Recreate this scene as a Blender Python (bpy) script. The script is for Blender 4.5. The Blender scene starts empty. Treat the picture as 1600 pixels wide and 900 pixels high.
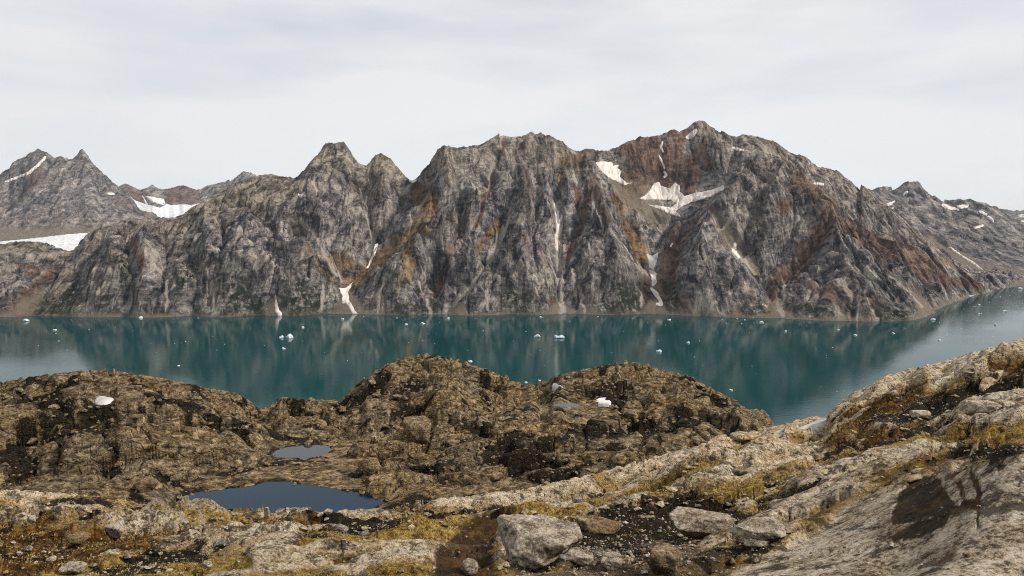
import bpy, bmesh, math, random
import numpy as np

# ------------------------------------------------------------------ camera, sky, sun, exposure
scene = bpy.context.scene
H = 300.0                      # camera height above the fjord (m)
F = 1155.6                     # focal length in photo pixels (26 mm on 36 mm, 1600 px)
HORIZON = 352.0
PITCH = math.atan((450.0 - HORIZON) / F)
cam_d = bpy.data.cameras.new('camera'); cam = bpy.data.objects.new('camera', cam_d)
scene.collection.objects.link(cam); scene.camera = cam
cam_d.sensor_width = 36.0; cam_d.lens = 26.0
cam_d.clip_start = 0.2; cam_d.clip_end = 60000.0
cam.location = (0, 0, H); cam.rotation_euler = (math.pi / 2 - PITCH, 0, 0)

SUN_EL, SUN_AZ = 39.0, 102.0   # degrees; azimuth clockwise from +Y (view direction)
world = bpy.data.worlds.new('World'); scene.world = world; world.use_nodes = True
wt = world.node_tree; wt.nodes.clear()
def wn(t, **k):
    n = wt.nodes.new(t)
    for a, b in k.items(): setattr(n, a, b)
    return n
w_out = wn('ShaderNodeOutputWorld'); w_bg = wn('ShaderNodeBackground')
w_sky = wn('ShaderNodeTexSky', sky_type='NISHITA', sun_disc=False)
w_sky.sun_elevation = math.radians(SUN_EL); w_sky.sun_rotation = math.radians(SUN_AZ)
w_sky.altitude = 300; w_sky.air_density = 1.0; w_sky.dust_density = 0.6
w_tc = wn('ShaderNodeTexCoord'); w_map = wn('ShaderNodeMapping'); w_map.inputs['Scale'].default_value = (1.1, 1.1, 5.0)
w_n1 = wn('ShaderNodeTexNoise'); w_n1.inputs['Scale'].default_value = 1.7; w_n1.inputs['Detail'].default_value = 6; w_n1.inputs['Roughness'].default_value = 0.5
w_n2 = wn('ShaderNodeTexNoise'); w_n2.inputs['Scale'].default_value = 1.0; w_n2.inputs['Detail'].default_value = 3
w_cov = wn('ShaderNodeMapRange'); w_cov.inputs[1].default_value = 0.30; w_cov.inputs[2].default_value = 0.54
w_cov.inputs[3].default_value = 0.66; w_cov.inputs[4].default_value = 1.0
w_cr = wn('ShaderNodeMapRange'); w_cr.inputs[1].default_value = 0.3; w_cr.inputs[2].default_value = 0.7
w_cr.inputs[3].default_value = 8.1; w_cr.inputs[4].default_value = 8.8
w_col = wn('ShaderNodeVectorMath', operation='SCALE'); w_col.inputs[0].default_value = (0.985, 0.995, 1.02)
w_mix = wn('ShaderNodeMix', data_type='RGBA')
w_bg.inputs['Strength'].default_value = 0.1
L = wt.links.new
L(w_tc.outputs['Generated'], w_map.inputs[0]); L(w_map.outputs[0], w_n1.inputs[0]); L(w_map.outputs[0], w_n2.inputs[0])
L(w_n1.outputs[0], w_cov.inputs[0]); L(w_n2.outputs[0], w_cr.inputs[0]); L(w_cr.outputs[0], w_col.inputs['Scale'])
L(w_cov.outputs[0], w_mix.inputs[0]); L(w_sky.outputs[0], w_mix.inputs[6]); L(w_col.outputs[0], w_mix.inputs[7])
L(w_mix.outputs[2], w_bg.inputs['Color']); L(w_bg.outputs[0], w_out.inputs['Surface'])

sun_d = bpy.data.lights.new('sun', 'SUN'); sun_d.energy = 4.5; sun_d.angle = math.radians(7); sun_d.color = (1.0, 0.93, 0.84)
sun = bpy.data.objects.new('sun', sun_d); scene.collection.objects.link(sun)
sun.rotation_euler = (math.radians(90 - SUN_EL), 0, math.radians(180 - SUN_AZ))
_a, _e = math.radians(SUN_AZ), math.radians(SUN_EL)
from mathutils import Vector
sun.rotation_euler = Vector((-math.sin(_a) * math.cos(_e), -math.cos(_a) * math.cos(_e), -math.sin(_e))).to_track_quat('-Z', 'Y').to_euler()

scene.view_settings.view_transform = 'Standard'; scene.view_settings.look = 'None'
scene.view_settings.exposure = 0.0; scene.view_settings.gamma = 1.0; scene.view_settings.use_curve_mapping = False
scene.render.engine = 'CYCLES'
scene.cycles.use_denoising = True
scene.cycles.denoising_prefilter = 'NONE'; scene.cycles.filter_width = 1.0
scene.cycles.use_adaptive_sampling = True; scene.cycles.adaptive_threshold = 0.02
scene.cycles.max_bounces = 5; scene.cycles.diffuse_bounces = 2; scene.cycles.glossy_bounces = 3
scene.cycles.volume_bounces = 0; scene.cycles.caustics_reflective = False; scene.cycles.caustics_refractive = False

# ------------------------------------------------------------------ helpers: projection, noise, interpolation
SA, CA = math.sin(PITCH), math.cos(PITCH)
def ray(px, py):
    """slope of the sight line through a photo pixel: (X/Y, (H-Z)/Y)"""
    px = np.asarray(px, float); py = np.asarray(py, float)
    x = (px - 800) / F; y = -(py - 450) / F
    dy = CA + y * SA; dz = -SA + y * CA
    return x / dy, -dz / dy
def pixel(X, Y, Z):
    dz = Z - H
    dep = Y * CA - dz * SA; up = Y * SA + dz * CA
    return 800 + F * X / dep, 450 - F * up / dep
def on_plane(px, py, z=0.0):
    s, q = ray(px, py); d = (H - z) / q
    return s * d, d
def smooth(a, b, x):
    t = np.clip((x - a) / (b - a), 0, 1); return t * t * (3 - 2 * t)

_rs = np.random.RandomState(7)
_perm = np.concatenate([_rs.permutation(512)] * 2)
_ga = _rs.rand(512) * 2 * np.pi; _gx, _gy = np.cos(_ga), np.sin(_ga)
def perlin(x, y, seed=0):
    x = x + seed * 17.31; y = y - seed * 9.77
    xi = np.floor(x).astype(np.int64); yi = np.floor(y).astype(np.int64)
    xf = x - xi; yf = y - yi
    u = xf ** 3 * (xf * (xf * 6 - 15) + 10); v = yf ** 3 * (yf * (yf * 6 - 15) + 10)
    def g(ix, iy, dx, dy):
        h = _perm[(_perm[ix & 511] + iy) & 511]
        return _gx[h] * dx + _gy[h] * dy
    a = g(xi, yi, xf, yf); b = g(xi + 1, yi, xf - 1, yf)
    c = g(xi, yi + 1, xf, yf - 1); d = g(xi + 1, yi + 1, xf - 1, yf - 1)
    return 1.5 * ((a + u * (b - a)) * (1 - v) + (c + u * (d - c)) * v)
def fbm(x, y, oct=4, seed=0, gain=0.5):
    r = 0; a = 1.0; t = 0
    for k in range(oct):
        r = r + a * perlin(x * 2 ** k, y * 2 ** k, seed + k * 3.7); t += a; a *= gain
    return r / t
def ridged(x, y, oct=4, seed=0, gain=0.5):
    r = 0; a = 1.0; t = 0
    for k in range(oct):
        r = r + a * (1 - 2 * np.abs(perlin(x * 2 ** k, y * 2 ** k, seed + k * 5.3))); t += a; a *= gain
    return r / t
_cr = np.random.RandomState(11).rand(4096, 5)
def cells(x, y, seed=0, jit=0.95):
    """blocky cellular relief: (per-cell offset+tilt, edge distance, cell random)"""
    x = x + seed * 31.7; y = y + seed * 13.3
    xi = np.floor(x).astype(np.int64); yi = np.floor(y).astype(np.int64)
    f1 = np.full(x.shape, 9.0); f2 = np.full(x.shape, 9.0)
    bid = np.zeros(x.shape, np.int64); bx = np.zeros(x.shape); by = np.zeros(x.shape)
    for dx in (-1, 0, 1):
        for dy in (-1, 0, 1):
            cx = xi + dx; cy = yi + dy
            h = (_perm[(_perm[cx & 511] + cy) & 511] * 7 + _perm[(cy * 3 + cx) & 511]) & 4095
            px = cx + 0.5 + jit * (_cr[h, 0] - 0.5); py = cy + 0.5 + jit * (_cr[h, 1] - 0.5)
            d = np.hypot(x - px, y - py)
            n1 = d < f1
            f2 = np.where(n1, f1, np.minimum(f2, d)); f1 = np.where(n1, d, f1)
            bid = np.where(n1, h, bid); bx = np.where(n1, x - px, bx); by = np.where(n1, y - py, by)
    r = _cr[bid]
    rel = (r[..., 2] - 0.5) + 1.3 * ((r[..., 3] - 0.5) * bx + (r[..., 4] - 0.5) * by)
    return rel, f2 - f1, r[..., 2]

def rbf(pts, vals, q, power=1.0):
    pts = np.asarray(pts, float); vals = np.asarray(vals, float); n = len(pts)
    D = np.hypot(pts[:, None, 0] - pts[None, :, 0], pts[:, None, 1] - pts[None, :, 1]) ** power
    A = np.zeros((n + 3, n + 3)); A[:n, :n] = D; A[:n, n] = 1; A[:n, n + 1:] = pts
    A[n, :n] = 1; A[n + 1:, :n] = pts.T
    A[:n, :n] += 1e-9 * np.eye(n)
    w = np.linalg.lstsq(A, np.concatenate([vals, np.zeros(3)]), rcond=None)[0]
    sh = q[0].shape; qx = q[0].ravel(); qy = q[1].ravel(); out = np.empty(qx.size)
    for i in range(0, qx.size, 40000):
        sl = slice(i, i + 40000)
        R = (qx[sl, None] - pts[None, :, 0]) ** 2 + (qy[sl, None] - pts[None, :, 1]) ** 2
        out[sl] = (R ** (power / 2)) @ w[:n] + w[n] + w[n + 1] * qx[sl] + w[n + 2] * qy[sl]
    return out.reshape(sh)

def rbf_grid(fan, pts, vals, fx, fy, power, k):
    """the same on every k-th row and column of a fan, linear in between"""
    ri = np.unique(np.r_[np.arange(0, len(fan.y), k), len(fan.y) - 1]); ci = np.unique(np.r_[np.arange(0, len(fan.s), k), len(fan.s) - 1])
    S, Yc = np.meshgrid(fan.s[ci], fan.y[ri])
    c = rbf(pts, vals, (fx(S, Yc), fy(S, Yc)), power)
    def lin(a, idx, n):
        p = np.interp(np.arange(n), idx, np.arange(len(idx))); i = np.minimum(p.astype(int), len(idx) - 2); t = (p - i)[:, None]
        return a[i] * (1 - t) + a[i + 1] * t
    return lin(lin(c, ri, len(fan.y)).T.copy(), ci, len(fan.s)).T.copy()

def in_poly(x, y, poly):
    r = np.zeros(x.shape, bool); n = len(poly)
    for i in range(n):
        x0, y0 = poly[i]; x1, y1 = poly[(i + 1) % n]
        if y0 == y1: continue
        c = (y0 > y) != (y1 > y)
        r ^= c & (x < (x1 - x0) * (y - y0) / (y1 - y0) + x0)
    return r
def seg_dist(x, y, pts):
    """distance to a polyline and the position along it 0..1"""
    best = np.full(x.shape, 1e9); al = np.zeros(x.shape); n = len(pts) - 1
    for i in range(n):
        ax, ay = pts[i][:2]; bx, by = pts[i + 1][:2]; dx, dy = bx - ax, by - ay
        t = np.clip(((x - ax) * dx + (y - ay) * dy) / (dx * dx + dy * dy + 1e-9), 0, 1)
        d = np.hypot(x - ax - t * dx, y - ay - t * dy)
        m = d < best; best = np.where(m, d, best); al = np.where(m, (i + t) / n, al)
    return best, al
def poly_mask(x, y, poly, soft):
    """1 inside, 0 outside, soft px wide edge"""
    a = np.array(poly); bb = (x > a[:, 0].min() - soft) & (x < a[:, 0].max() + soft) & (y > a[:, 1].min() - soft) & (y < a[:, 1].max() + soft)
    out = np.zeros(x.shape)
    if not bb.any(): return out
    xs, ys = x[bb], y[bb]
    d, _ = seg_dist(xs, ys, list(poly) + [poly[0]])
    sd = np.where(in_poly(xs, ys, poly), d, -d)
    out[bb] = smooth(-soft, soft, sd); return out
def stroke_mask(x, y, pts, soft=0.5):
    """polyline of (px, py, half width) points"""
    a = np.array(pts, float); w = a[:, 2].max() * (1 + soft) + 2
    bb = (x > a[:, 0].min() - w) & (x < a[:, 0].max() + w) & (y > a[:, 1].min() - w) & (y < a[:, 1].max() + w)
    out = np.zeros(x.shape)
    if not bb.any(): return out
    d, t = seg_dist(x[bb], y[bb], pts)
    hw = np.interp(t, np.linspace(0, 1, len(a)), a[:, 2])
    out[bb] = 1 - smooth(hw * (1 - soft), hw * (1 + soft), d); return out

def cols(a, b, n, lo, hi, m=14):
    return np.concatenate([np.linspace(lo, a, m, endpoint=False), np.linspace(a, b, n), np.linspace(b, hi, m + 1)[1:]])

COL = scene.collection
def link(o): COL.objects.link(o); return o
def mesh_obj(name, V, Fq, mat, parent=None, smooth_sh=True, attrs=None):
    me = bpy.data.meshes.new(name); V = np.asarray(V, np.float32); Fq = np.asarray(Fq, np.int32)
    k = Fq.shape[1]
    me.vertices.add(len(V)); me.vertices.foreach_set('co', V.ravel())
    me.loops.add(Fq.size); me.loops.foreach_set('vertex_index', Fq.ravel())
    me.polygons.add(len(Fq)); me.polygons.foreach_set('loop_start', np.arange(0, Fq.size, k, dtype=np.int32))
    me.polygons.foreach_set('loop_total', np.full(len(Fq), k, np.int32))
    me.polygons.foreach_set('use_smooth', np.full(len(Fq), smooth_sh, bool))
    for an, arr in (attrs or {}).items():
        c = np.ones((len(V), 4), np.float32); c[:, :arr.shape[1]] = arr
        at = me.attributes.new(an, 'FLOAT_COLOR', 'POINT'); at.data.foreach_set('color', c.ravel())
    me.update(calc_edges=True); me.validate()
    if mat: me.materials.append(mat)
    o = bpy.data.objects.new(name, me); link(o)
    if parent: o.parent = parent
    return o
def grid_faces(r, c, keep=None):
    i = np.arange(r * c).reshape(r, c)
    f = np.stack([i[:-1, :-1], i[:-1, 1:], i[1:, 1:], i[1:, :-1]], -1).reshape(-1, 4)
    if keep is not None: f = f[keep.ravel()]
    return f
def struct(o, label=None, cat=None, kind='structure'):
    o['kind'] = kind
    if label: o['label'] = label
    if cat: o['category'] = cat
    return o
def tag(o, label, cat, group=None):
    o['label'] = label; o['category'] = cat
    if group: o['group'] = group
    return o

class Fan:
    """a height field on a fan of columns (X/Y) and rows (Y)"""
    def __init__(self, s, y):
        self.s, self.y = s, y; self.S, self.Y = np.meshgrid(s, y); self.X = self.S * self.Y
    def finish(self, Z):
        self.Z = Z; self.px, self.py = pixel(self.X, self.Y, Z)
        q = (H - Z) / self.Y
        run = np.minimum.accumulate(q, axis=0); self.vis = q <= run + 0.0035
    def mesh(self, name, mat, attrs=None, rows=None):
        r0, r1 = rows or (0, len(self.y))
        V = np.stack([self.X[r0:r1], self.Y[r0:r1], self.Z[r0:r1]], -1).reshape(-1, 3)
        at = {k: v[r0:r1].reshape(-1, v.shape[-1]) for k, v in (attrs or {}).items()}
        return mesh_obj(name, V, grid_faces(r1 - r0, len(self.s)), mat, attrs=at)
    def at(self, X, Y, arr=None):
        arr = self.Z if arr is None else arr
        X = np.asarray(X, float); Y = np.asarray(Y, float)
        fi = np.clip(np.interp(Y, self.y, np.arange(len(self.y))), 0, len(self.y) - 1.001)
        fj = np.clip(np.interp(X / Y, self.s, np.arange(len(self.s))), 0, len(self.s) - 1.001)
        i = fi.astype(int); j = fj.astype(int); a = fi - i; b = fj - j
        return (arr[i, j] * (1 - a) * (1 - b) + arr[i + 1, j] * a * (1 - b) + arr[i, j + 1] * (1 - a) * b + arr[i + 1, j + 1] * a * b)
    def hit(self, px, py, dmin=0):
        """where the sight line through a pixel first meets the surface"""
        s, q = ray(px, py)
        y = self.y[self.y > dmin]; z = self.at(s * y, y); h = H - q * y
        k = np.argmax(z >= h) if (z >= h).any() else len(y) - 1
        if k > 0:
            a = h[k - 1] - z[k - 1]; b = z[k] - h[k]; t = a / (a + b + 1e-9); d = y[k - 1] + t * (y[k] - y[k - 1])
        else: d = y[k]
        return float(s * d), float(d), float(self.at(s * d, d))

# ------------------------------------------------------------------ materials
class NT:
    def __init__(self, name):
        self.m = bpy.data.materials.new(name); self.m.use_nodes = True
        self.t = self.m.node_tree; self.t.nodes.clear()
        self.out = self.n('ShaderNodeOutputMaterial'); self.p = self.n('ShaderNodeBsdfPrincipled')
        self.l(self.p.outputs[0], self.out.inputs['Surface'])
        self.geo = self.n('ShaderNodeNewGeometry')
    def n(self, t, **k):
        n = self.t.nodes.new(t)
        for a, b in k.items(): setattr(n, a, b)
        return n
    def l(self, a, b): self.t.links.new(a, b)
    def sock(self, inp, v):
        if hasattr(v, 'is_output'): self.l(v, inp)
        else: inp.default_value = v
    def pos(self, scale=(1, 1, 1), rot=(0, 0, 0), src=None):
        m = self.n('ShaderNodeMapping'); m.inputs['Scale'].default_value = scale; m.inputs['Rotation'].default_value = rot
        self.l(src or self.geo.outputs['Position'], m.inputs[0]); return m.outputs[0]
    def noise(self, vec, scale, detail=6, rough=0.55, dist=0.0, lac=2.0):
        n = self.n('ShaderNodeTexNoise'); self.l(vec, n.inputs['Vector'])
        n.inputs['Scale'].default_value = scale; n.inputs['Detail'].default_value = detail
        n.inputs['Roughness'].default_value = rough; n.inputs['Distortion'].default_value = dist; n.inputs['Lacunarity'].default_value = lac
        return n.outputs['Fac']
    def vor(self, vec, scale, feature='F1', rand=1.0):
        n = self.n('ShaderNodeTexVoronoi', feature=feature); self.l(vec, n.inputs['Vector']); n.inputs['Scale'].default_value = scale
        n.inputs['Randomness'].default_value = rand
        return n
    def ramp(self, fac, stops):
        r = self.n('ShaderNodeValToRGB'); self.l(fac, r.inputs[0]); e = r.color_ramp.elements
        while len(e) < len(stops): e.new(0.5)
        for k, (p, c) in enumerate(stops): e[k].position = p; e[k].color = (c[0], c[1], c[2], 1) if not isinstance(c, float) else (c, c, c, 1)
        return r.outputs[0]
    def mr(self, v, a, b, c=0.0, d=1.0):
        n = self.n('ShaderNodeMapRange'); self.sock(n.inputs[0], v)
        for i, x in enumerate((a, b, c, d)): n.inputs[i + 1].default_value = x
        return n.outputs[0]
    def math(self, op, a, b=0.0):
        n = self.n('ShaderNodeMath', operation=op); self.sock(n.inputs[0], a); self.sock(n.inputs[1], b); return n.outputs[0]
    def mix(self, f, a, b, bt='MIX'):
        n = self.n('ShaderNodeMix', data_type='RGBA', blend_type=bt); self.sock(n.inputs[0], f)
        for i, v in ((6, a), (7, b)):
            if isinstance(v, tuple): n.inputs[i].default_value = (v[0], v[1], v[2], 1)
            else: self.l(v, n.inputs[i])
        return n.outputs[2]
    def attr(self, name):
        a = self.n('ShaderNodeAttribute', attribute_name=name); s = self.n('ShaderNodeSeparateColor'); self.l(a.outputs['Color'], s.inputs[0])
        return s.outputs
    def bump(self, h, dist, strength=1.0, nrm=None):
        b = self.n('ShaderNodeBump'); b.inputs['Strength'].default_value = strength; b.inputs['Distance'].default_value = dist
        self.l(h, b.inputs['Height'])
        if nrm: self.l(nrm, b.inputs['Normal'])
        return b.outputs[0]
    def done(self, color, rough=0.9, nrm=None, spec=0.25):
        self.sock(self.p.inputs['Base Color'], (*color, 1) if isinstance(color, tuple) else color)
        self.sock(self.p.inputs['Roughness'], rough); self.p.inputs['Specular IOR Level'].default_value = spec
        if nrm: self.l(nrm, self.p.inputs['Normal'])
        return self.m

def mat_mountain(name, con=1.0, sc=1.0, gain=0.80, tan_=0.5):
    t = NT(name)
    A = t.attr('mask_a'); B = t.attr('mask_b')
    warp = t.n('ShaderNodeVectorMath', operation='MULTIPLY_ADD')
    wn_ = t.n('ShaderNodeTexNoise'); t.l(t.pos(), wn_.inputs[0]); wn_.inputs['Scale'].default_value = 0.006; wn_.inputs['Detail'].default_value = 3
    t.l(wn_.outputs['Color'], warp.inputs[0]); warp.inputs[1].default_value = (120, 120, 90); t.l(t.geo.outputs['Position'], warp.inputs[2])
    wp = warp.outputs[0]
    streak = t.noise(t.pos((0.050 * sc, 0.014 * sc, 0.014 * sc), src=wp), 1.0, 8, 0.74, 0.5)
    band = t.noise(t.pos((0.012 * sc, 0.018 * sc, 0.045 * sc), (0.0, 0.55, 0.2), src=wp), 1.0, 8, 0.70, 1.4)
    fine = t.noise(t.pos((0.13 * sc, 0.07 * sc, 0.10 * sc), (0.3, 0.2, 0.4), src=wp), 1.0, 6, 0.80, 0.4)
    big = t.noise(t.pos(), 0.0032 * sc, 4, 0.55)
    sep = t.n('ShaderNodeSeparateXYZ'); t.l(t.geo.outputs['Position'], sep.inputs[0])
    diag = t.noise(t.pos((0.055 * sc, 0.010 * sc, 0.012 * sc), (0.0, -0.75, 0.0), src=wp), 1.0, 8, 0.70, 0.5)
    right = t.mr(t.math('ADD', sep.outputs[0], t.math('MULTIPLY', t.math('SUBTRACT', big, 0.5), 2200)), 500, 900)
    sm = t.n('ShaderNodeMix'); t.l(right, sm.inputs[0]); t.l(streak, sm.inputs[2]); t.l(diag, sm.inputs[3]); streak = sm.outputs[0]
    mid_ = t.noise(t.pos((0.016 * sc, 0.007 * sc, 0.008 * sc), src=wp), 1.0, 3, 0.5, 0.8)
    m0 = t.math('ADD', t.math('MULTIPLY', streak, 0.42), t.math('ADD', t.math('MULTIPLY', band, 0.26), t.math('ADD', t.math('MULTIPLY', fine, 0.12), t.math('MULTIPLY', mid_, 0.20))))
    m1 = t.mr(m0, 0.5 - 0.078 * con, 0.5 + 0.078 * con, 0.30, 0.71)
    rock = t.ramp(m1, [(0.33, (0.020, 0.019, 0.022)), (0.43, (0.075, 0.069, 0.074)), (0.51, (0.175, 0.158, 0.157)), (0.60, (0.33, 0.295, 0.268)), (0.70, (0.55, 0.49, 0.42))])
    tanr = t.ramp(m1, [(0.33, (0.042, 0.035, 0.029)), (0.47, (0.185, 0.154, 0.122)), (0.60, (0.38, 0.322, 0.255)), (0.70, (0.54, 0.465, 0.375))])
    tf = t.math('ADD', t.mr(big, 0.47, 0.66, 0.0, tan_), t.math('MULTIPLY', B[0], 0.8))
    c = t.mix(t.math('MINIMUM', tf, 1.0), rock, tanr)
    rustc = t.ramp(m1, [(0.33, (0.026, 0.016, 0.013)), (0.48, (0.120, 0.064, 0.043)), (0.68, (0.29, 0.180, 0.122))])
    grain = t.math('MULTIPLY', t.math('SUBTRACT', t.math('ADD', t.math('MULTIPLY', streak, 0.6), t.math('MULTIPLY', band, 0.4)), 0.5), 2.6)
    c = t.mix(t.mr(t.math('ADD', A[0], grain), 0.32, 0.72, 0, 0.85), c, rustc)
    orng = t.ramp(m1, [(0.33, (0.045, 0.024, 0.010)), (0.48, (0.20, 0.115, 0.045)), (0.68, (0.40, 0.26, 0.12))])
    c = t.mix(t.mr(t.math('ADD', B[1], grain), 0.36, 0.80, 0, 0.8), c, orng)
    scree = t.ramp(fine, [(0.3, (0.16, 0.128, 0.095)), (0.7, (0.29, 0.24, 0.185))])
    c = t.mix(A[1], c, scree)
    vegm = t.math('MULTIPLY', A[2], t.mr(t.noise(t.pos(), 0.05, 6, 0.7), 0.42, 0.55))
    c = t.mix(vegm, c, (0.022, 0.030, 0.014))
    pale = t.ramp(fine, [(0.3, (0.36, 0.31, 0.26)), (0.7, (0.60, 0.53, 0.46))])
    c = t.mix(B[2], c, pale)
    c = t.mix(1.0, c, (gain, gain, gain), 'MULTIPLY')
    hgt = t.math('ADD', t.math('MULTIPLY', streak, 0.8), t.math('MULTIPLY', fine, 0.35))
    b1 = t.bump(hgt, 22.0 / sc, 1.0); b2 = t.bump(t.noise(t.pos((1, .6, .6)), 0.22 * sc, 5, 0.7), 5.0 / sc, 0.8, b1)
    return t.done(c, 0.93, b2, 0.15)

def mat_snow(name, tint=(0.66, 0.61, 0.575)):
    t = NT(name)
    n = t.noise(t.pos((0.06, 0.02, 0.02)), 1.0, 6, 0.65)
    c = t.ramp(n, [(0.36, (tint[0] * 0.50, tint[1] * 0.47, tint[2] * 0.44)), (0.46, (tint[0] * 0.82, tint[1] * 0.80, tint[2] * 0.78)), (0.6, tint)])
    return t.done(c, 0.7, t.bump(t.noise(t.pos(), 0.12, 5, 0.6), 2.0, 0.5), 0.2)

def mat_water(name, base, rip, rough, near=False):
    t = NT(name)
    p = t.pos((1, 1, 0.0))
    big = t.noise(t.pos((0.0018, 0.006, 0)), 1.0, 5, 0.55)          # wind lanes
    amp = t.mr(big, 0.40, 0.62, 0.55, 1.25)
    h1 = t.noise(t.pos((0.06, 0.14, 0)), 1.0, 4, 0.6); h2 = t.noise(t.pos((0.5, 0.8, 0)), 1.0, 3, 0.6)
    h = t.math('MULTIPLY', t.math('ADD', h1, t.math('MULTIPLY', h2, 0.18)), amp)
    c = t.ramp(t.noise(t.pos((0.0012, 0.003, 0)), 1.0, 3, 0.5), [(0.3, tuple(0.88 * x for x in base)), (0.7, tuple(1.1 * x for x in base))])
    t.p.inputs['IOR'].default_value = 1.33
    return t.done(c, rough, t.bump(h, rip, 1.0), 0.19)

M_MAIN = mat_mountain('gneiss_mountain'); M_FAR = mat_mountain('far_gneiss', 1.35, 0.6, 0.86, 0.15)
M_SNOW = mat_snow('old_snow'); M_GLAC = mat_snow('glacier_ice', (0.68, 0.69, 0.70))
M_FJORD = mat_water('fjord_water', (0.0, 0.037, 0.039), 0.12, 0.02)
def mat_pond(name, base, spec=0.5):
    t = NT(name)
    t.p.inputs['IOR'].default_value = 1.33
    return t.done(base, 0.04, t.bump(t.noise(t.pos((2.0, 3.0, 0)), 1.0, 3, 0.5), 0.01, 0.6), spec)
M_POND = mat_pond('deep_pond', (0.004, 0.020, 0.040), 0.12); M_TARN = mat_pond('tarn', (0.02, 0.026, 0.032))

# ------------------------------------------------------------------ fjord water
WX, WY0, WY1 = 12500.0, -2500.0, 13000.0
fjord = mesh_obj('fjord_water', [(-WX, WY0, 0), (WX, WY0, 0), (WX, WY1, 0), (-WX, WY1, 0)], [(0, 1, 2, 3)], M_FJORD, smooth_sh=False)
struct(fjord, 'calm teal fjord between the dark rocky hills and the mountain wall', 'water')

# ------------------------------------------------------------------ main mountain wall across the fjord
SHORE = [(-500, 498), (-250, 497), (0, 496), (100, 494), (200, 494), (300, 493), (400, 492), (500, 491), (600, 491), (700, 491), (800, 490.5), (900, 490), (1000, 490),
         (1100, 493), (1200, 497), (1300, 501), (1360, 502), (1400, 502), (1430, 500), (1441, 497)]
SHORE_R = [(1452, 492), (1463, 488), (1458, 485), (1472, 479), (1490, 472), (1505, 469), (1515, 463), (1545, 458)]
CREST = [(-500, 400, 2900), (-200, 372, 3000), (0, 383, 2950), (30, 379, 2900), (60, 379, 2880), (85, 388, 2880), (112, 393, 2900), (120, 388, 2860), (128, 378, 2840), (140, 364, 2820), (160, 356, 2820), (190, 347, 2850),
         (240, 342, 2900), (270, 342, 2940), (285, 338, 2960), (297, 329, 3000), (310, 320, 3050), (340, 300, 3100), (370, 285, 3150), (400, 275, 3180), (425, 272, 3200), (450, 279, 3200),
         (461, 281, 3210), (470, 272, 3230), (480, 262, 3250), (492, 248, 3270), (500, 238, 3280), (508, 226, 3290), (525, 225, 3300), (537, 223, 3300), (546, 236, 3300), (556, 252, 3290),
         (568, 262, 3270), (575, 260, 3260), (585, 246, 3250), (595, 240, 3250), (610, 248, 3250), (618, 258, 3250), (628, 270, 3250), (640, 282, 3250), (648, 282, 3240), (660, 268, 3210),
         (675, 250, 3190), (682, 238, 3170), (692, 229, 3160), (710, 231, 3160), (740, 230, 3190), (752, 226, 3200), (765, 218, 3210), (780, 210, 3230), (800, 215, 3260), (820, 213, 3290),
         (829, 207, 3300), (836, 211, 3300), (842, 208, 3300), (862, 215, 3310), (880, 225, 3320), (893, 235, 3330), (905, 238, 3340), (915, 232, 3350), (930, 235, 3370), (945, 237, 3400),
         (970, 228, 3460), (985, 221, 3500), (1000, 214, 3540), (1025, 213, 3580), (1040, 208, 3590), (1052, 203, 3600), (1062, 208, 3600), (1075, 199, 3600), (1086, 190, 3600), (1095, 188, 3600),
         (1105, 193, 3600), (1120, 205, 3610), (1140, 212, 3640), (1151, 214, 3660), (1160, 210, 3680), (1185, 214, 3690), (1215, 224, 3690), (1235, 240, 3680), (1260, 246, 3670), (1275, 262, 3660),
         (1290, 265, 3660), (1312, 270, 3660), (1335, 290, 3680), (1350, 302, 3690), (1370, 316, 3690), (1400, 338, 3670), (1430, 363, 3620), (1470, 398, 3520), (1510, 428, 3430), (1540, 449, 3340)]
c_px = np.array([c[0] for c in CREST], float); c_py = np.array([c[1] for c in CREST], float); c_d = np.array([c[2] for c in CREST], float)
sh_px = np.array([p[0] for p in SHORE], float); sh_py = np.array([p[1] for p in SHORE], float)
def face_depth(px, py, off):
    """depth of a point of the mountain face: on the straight slope shore-crest, plus an offset"""
    sp = np.interp(px, sh_px, sh_py); _, q0 = ray(px, sp); d0 = H / q0
    cy = np.interp(px, c_px, c_py); _, q1 = ray(px, cy); d1 = np.interp(px, c_px, c_d)
    z1 = H - q1 * d1; _, q = ray(px, py)
    k = z1 / (d1 - d0)                      # z = k (d - d0);  z = H - q d
    return (H + k * d0) / (k + q) + off
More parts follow.
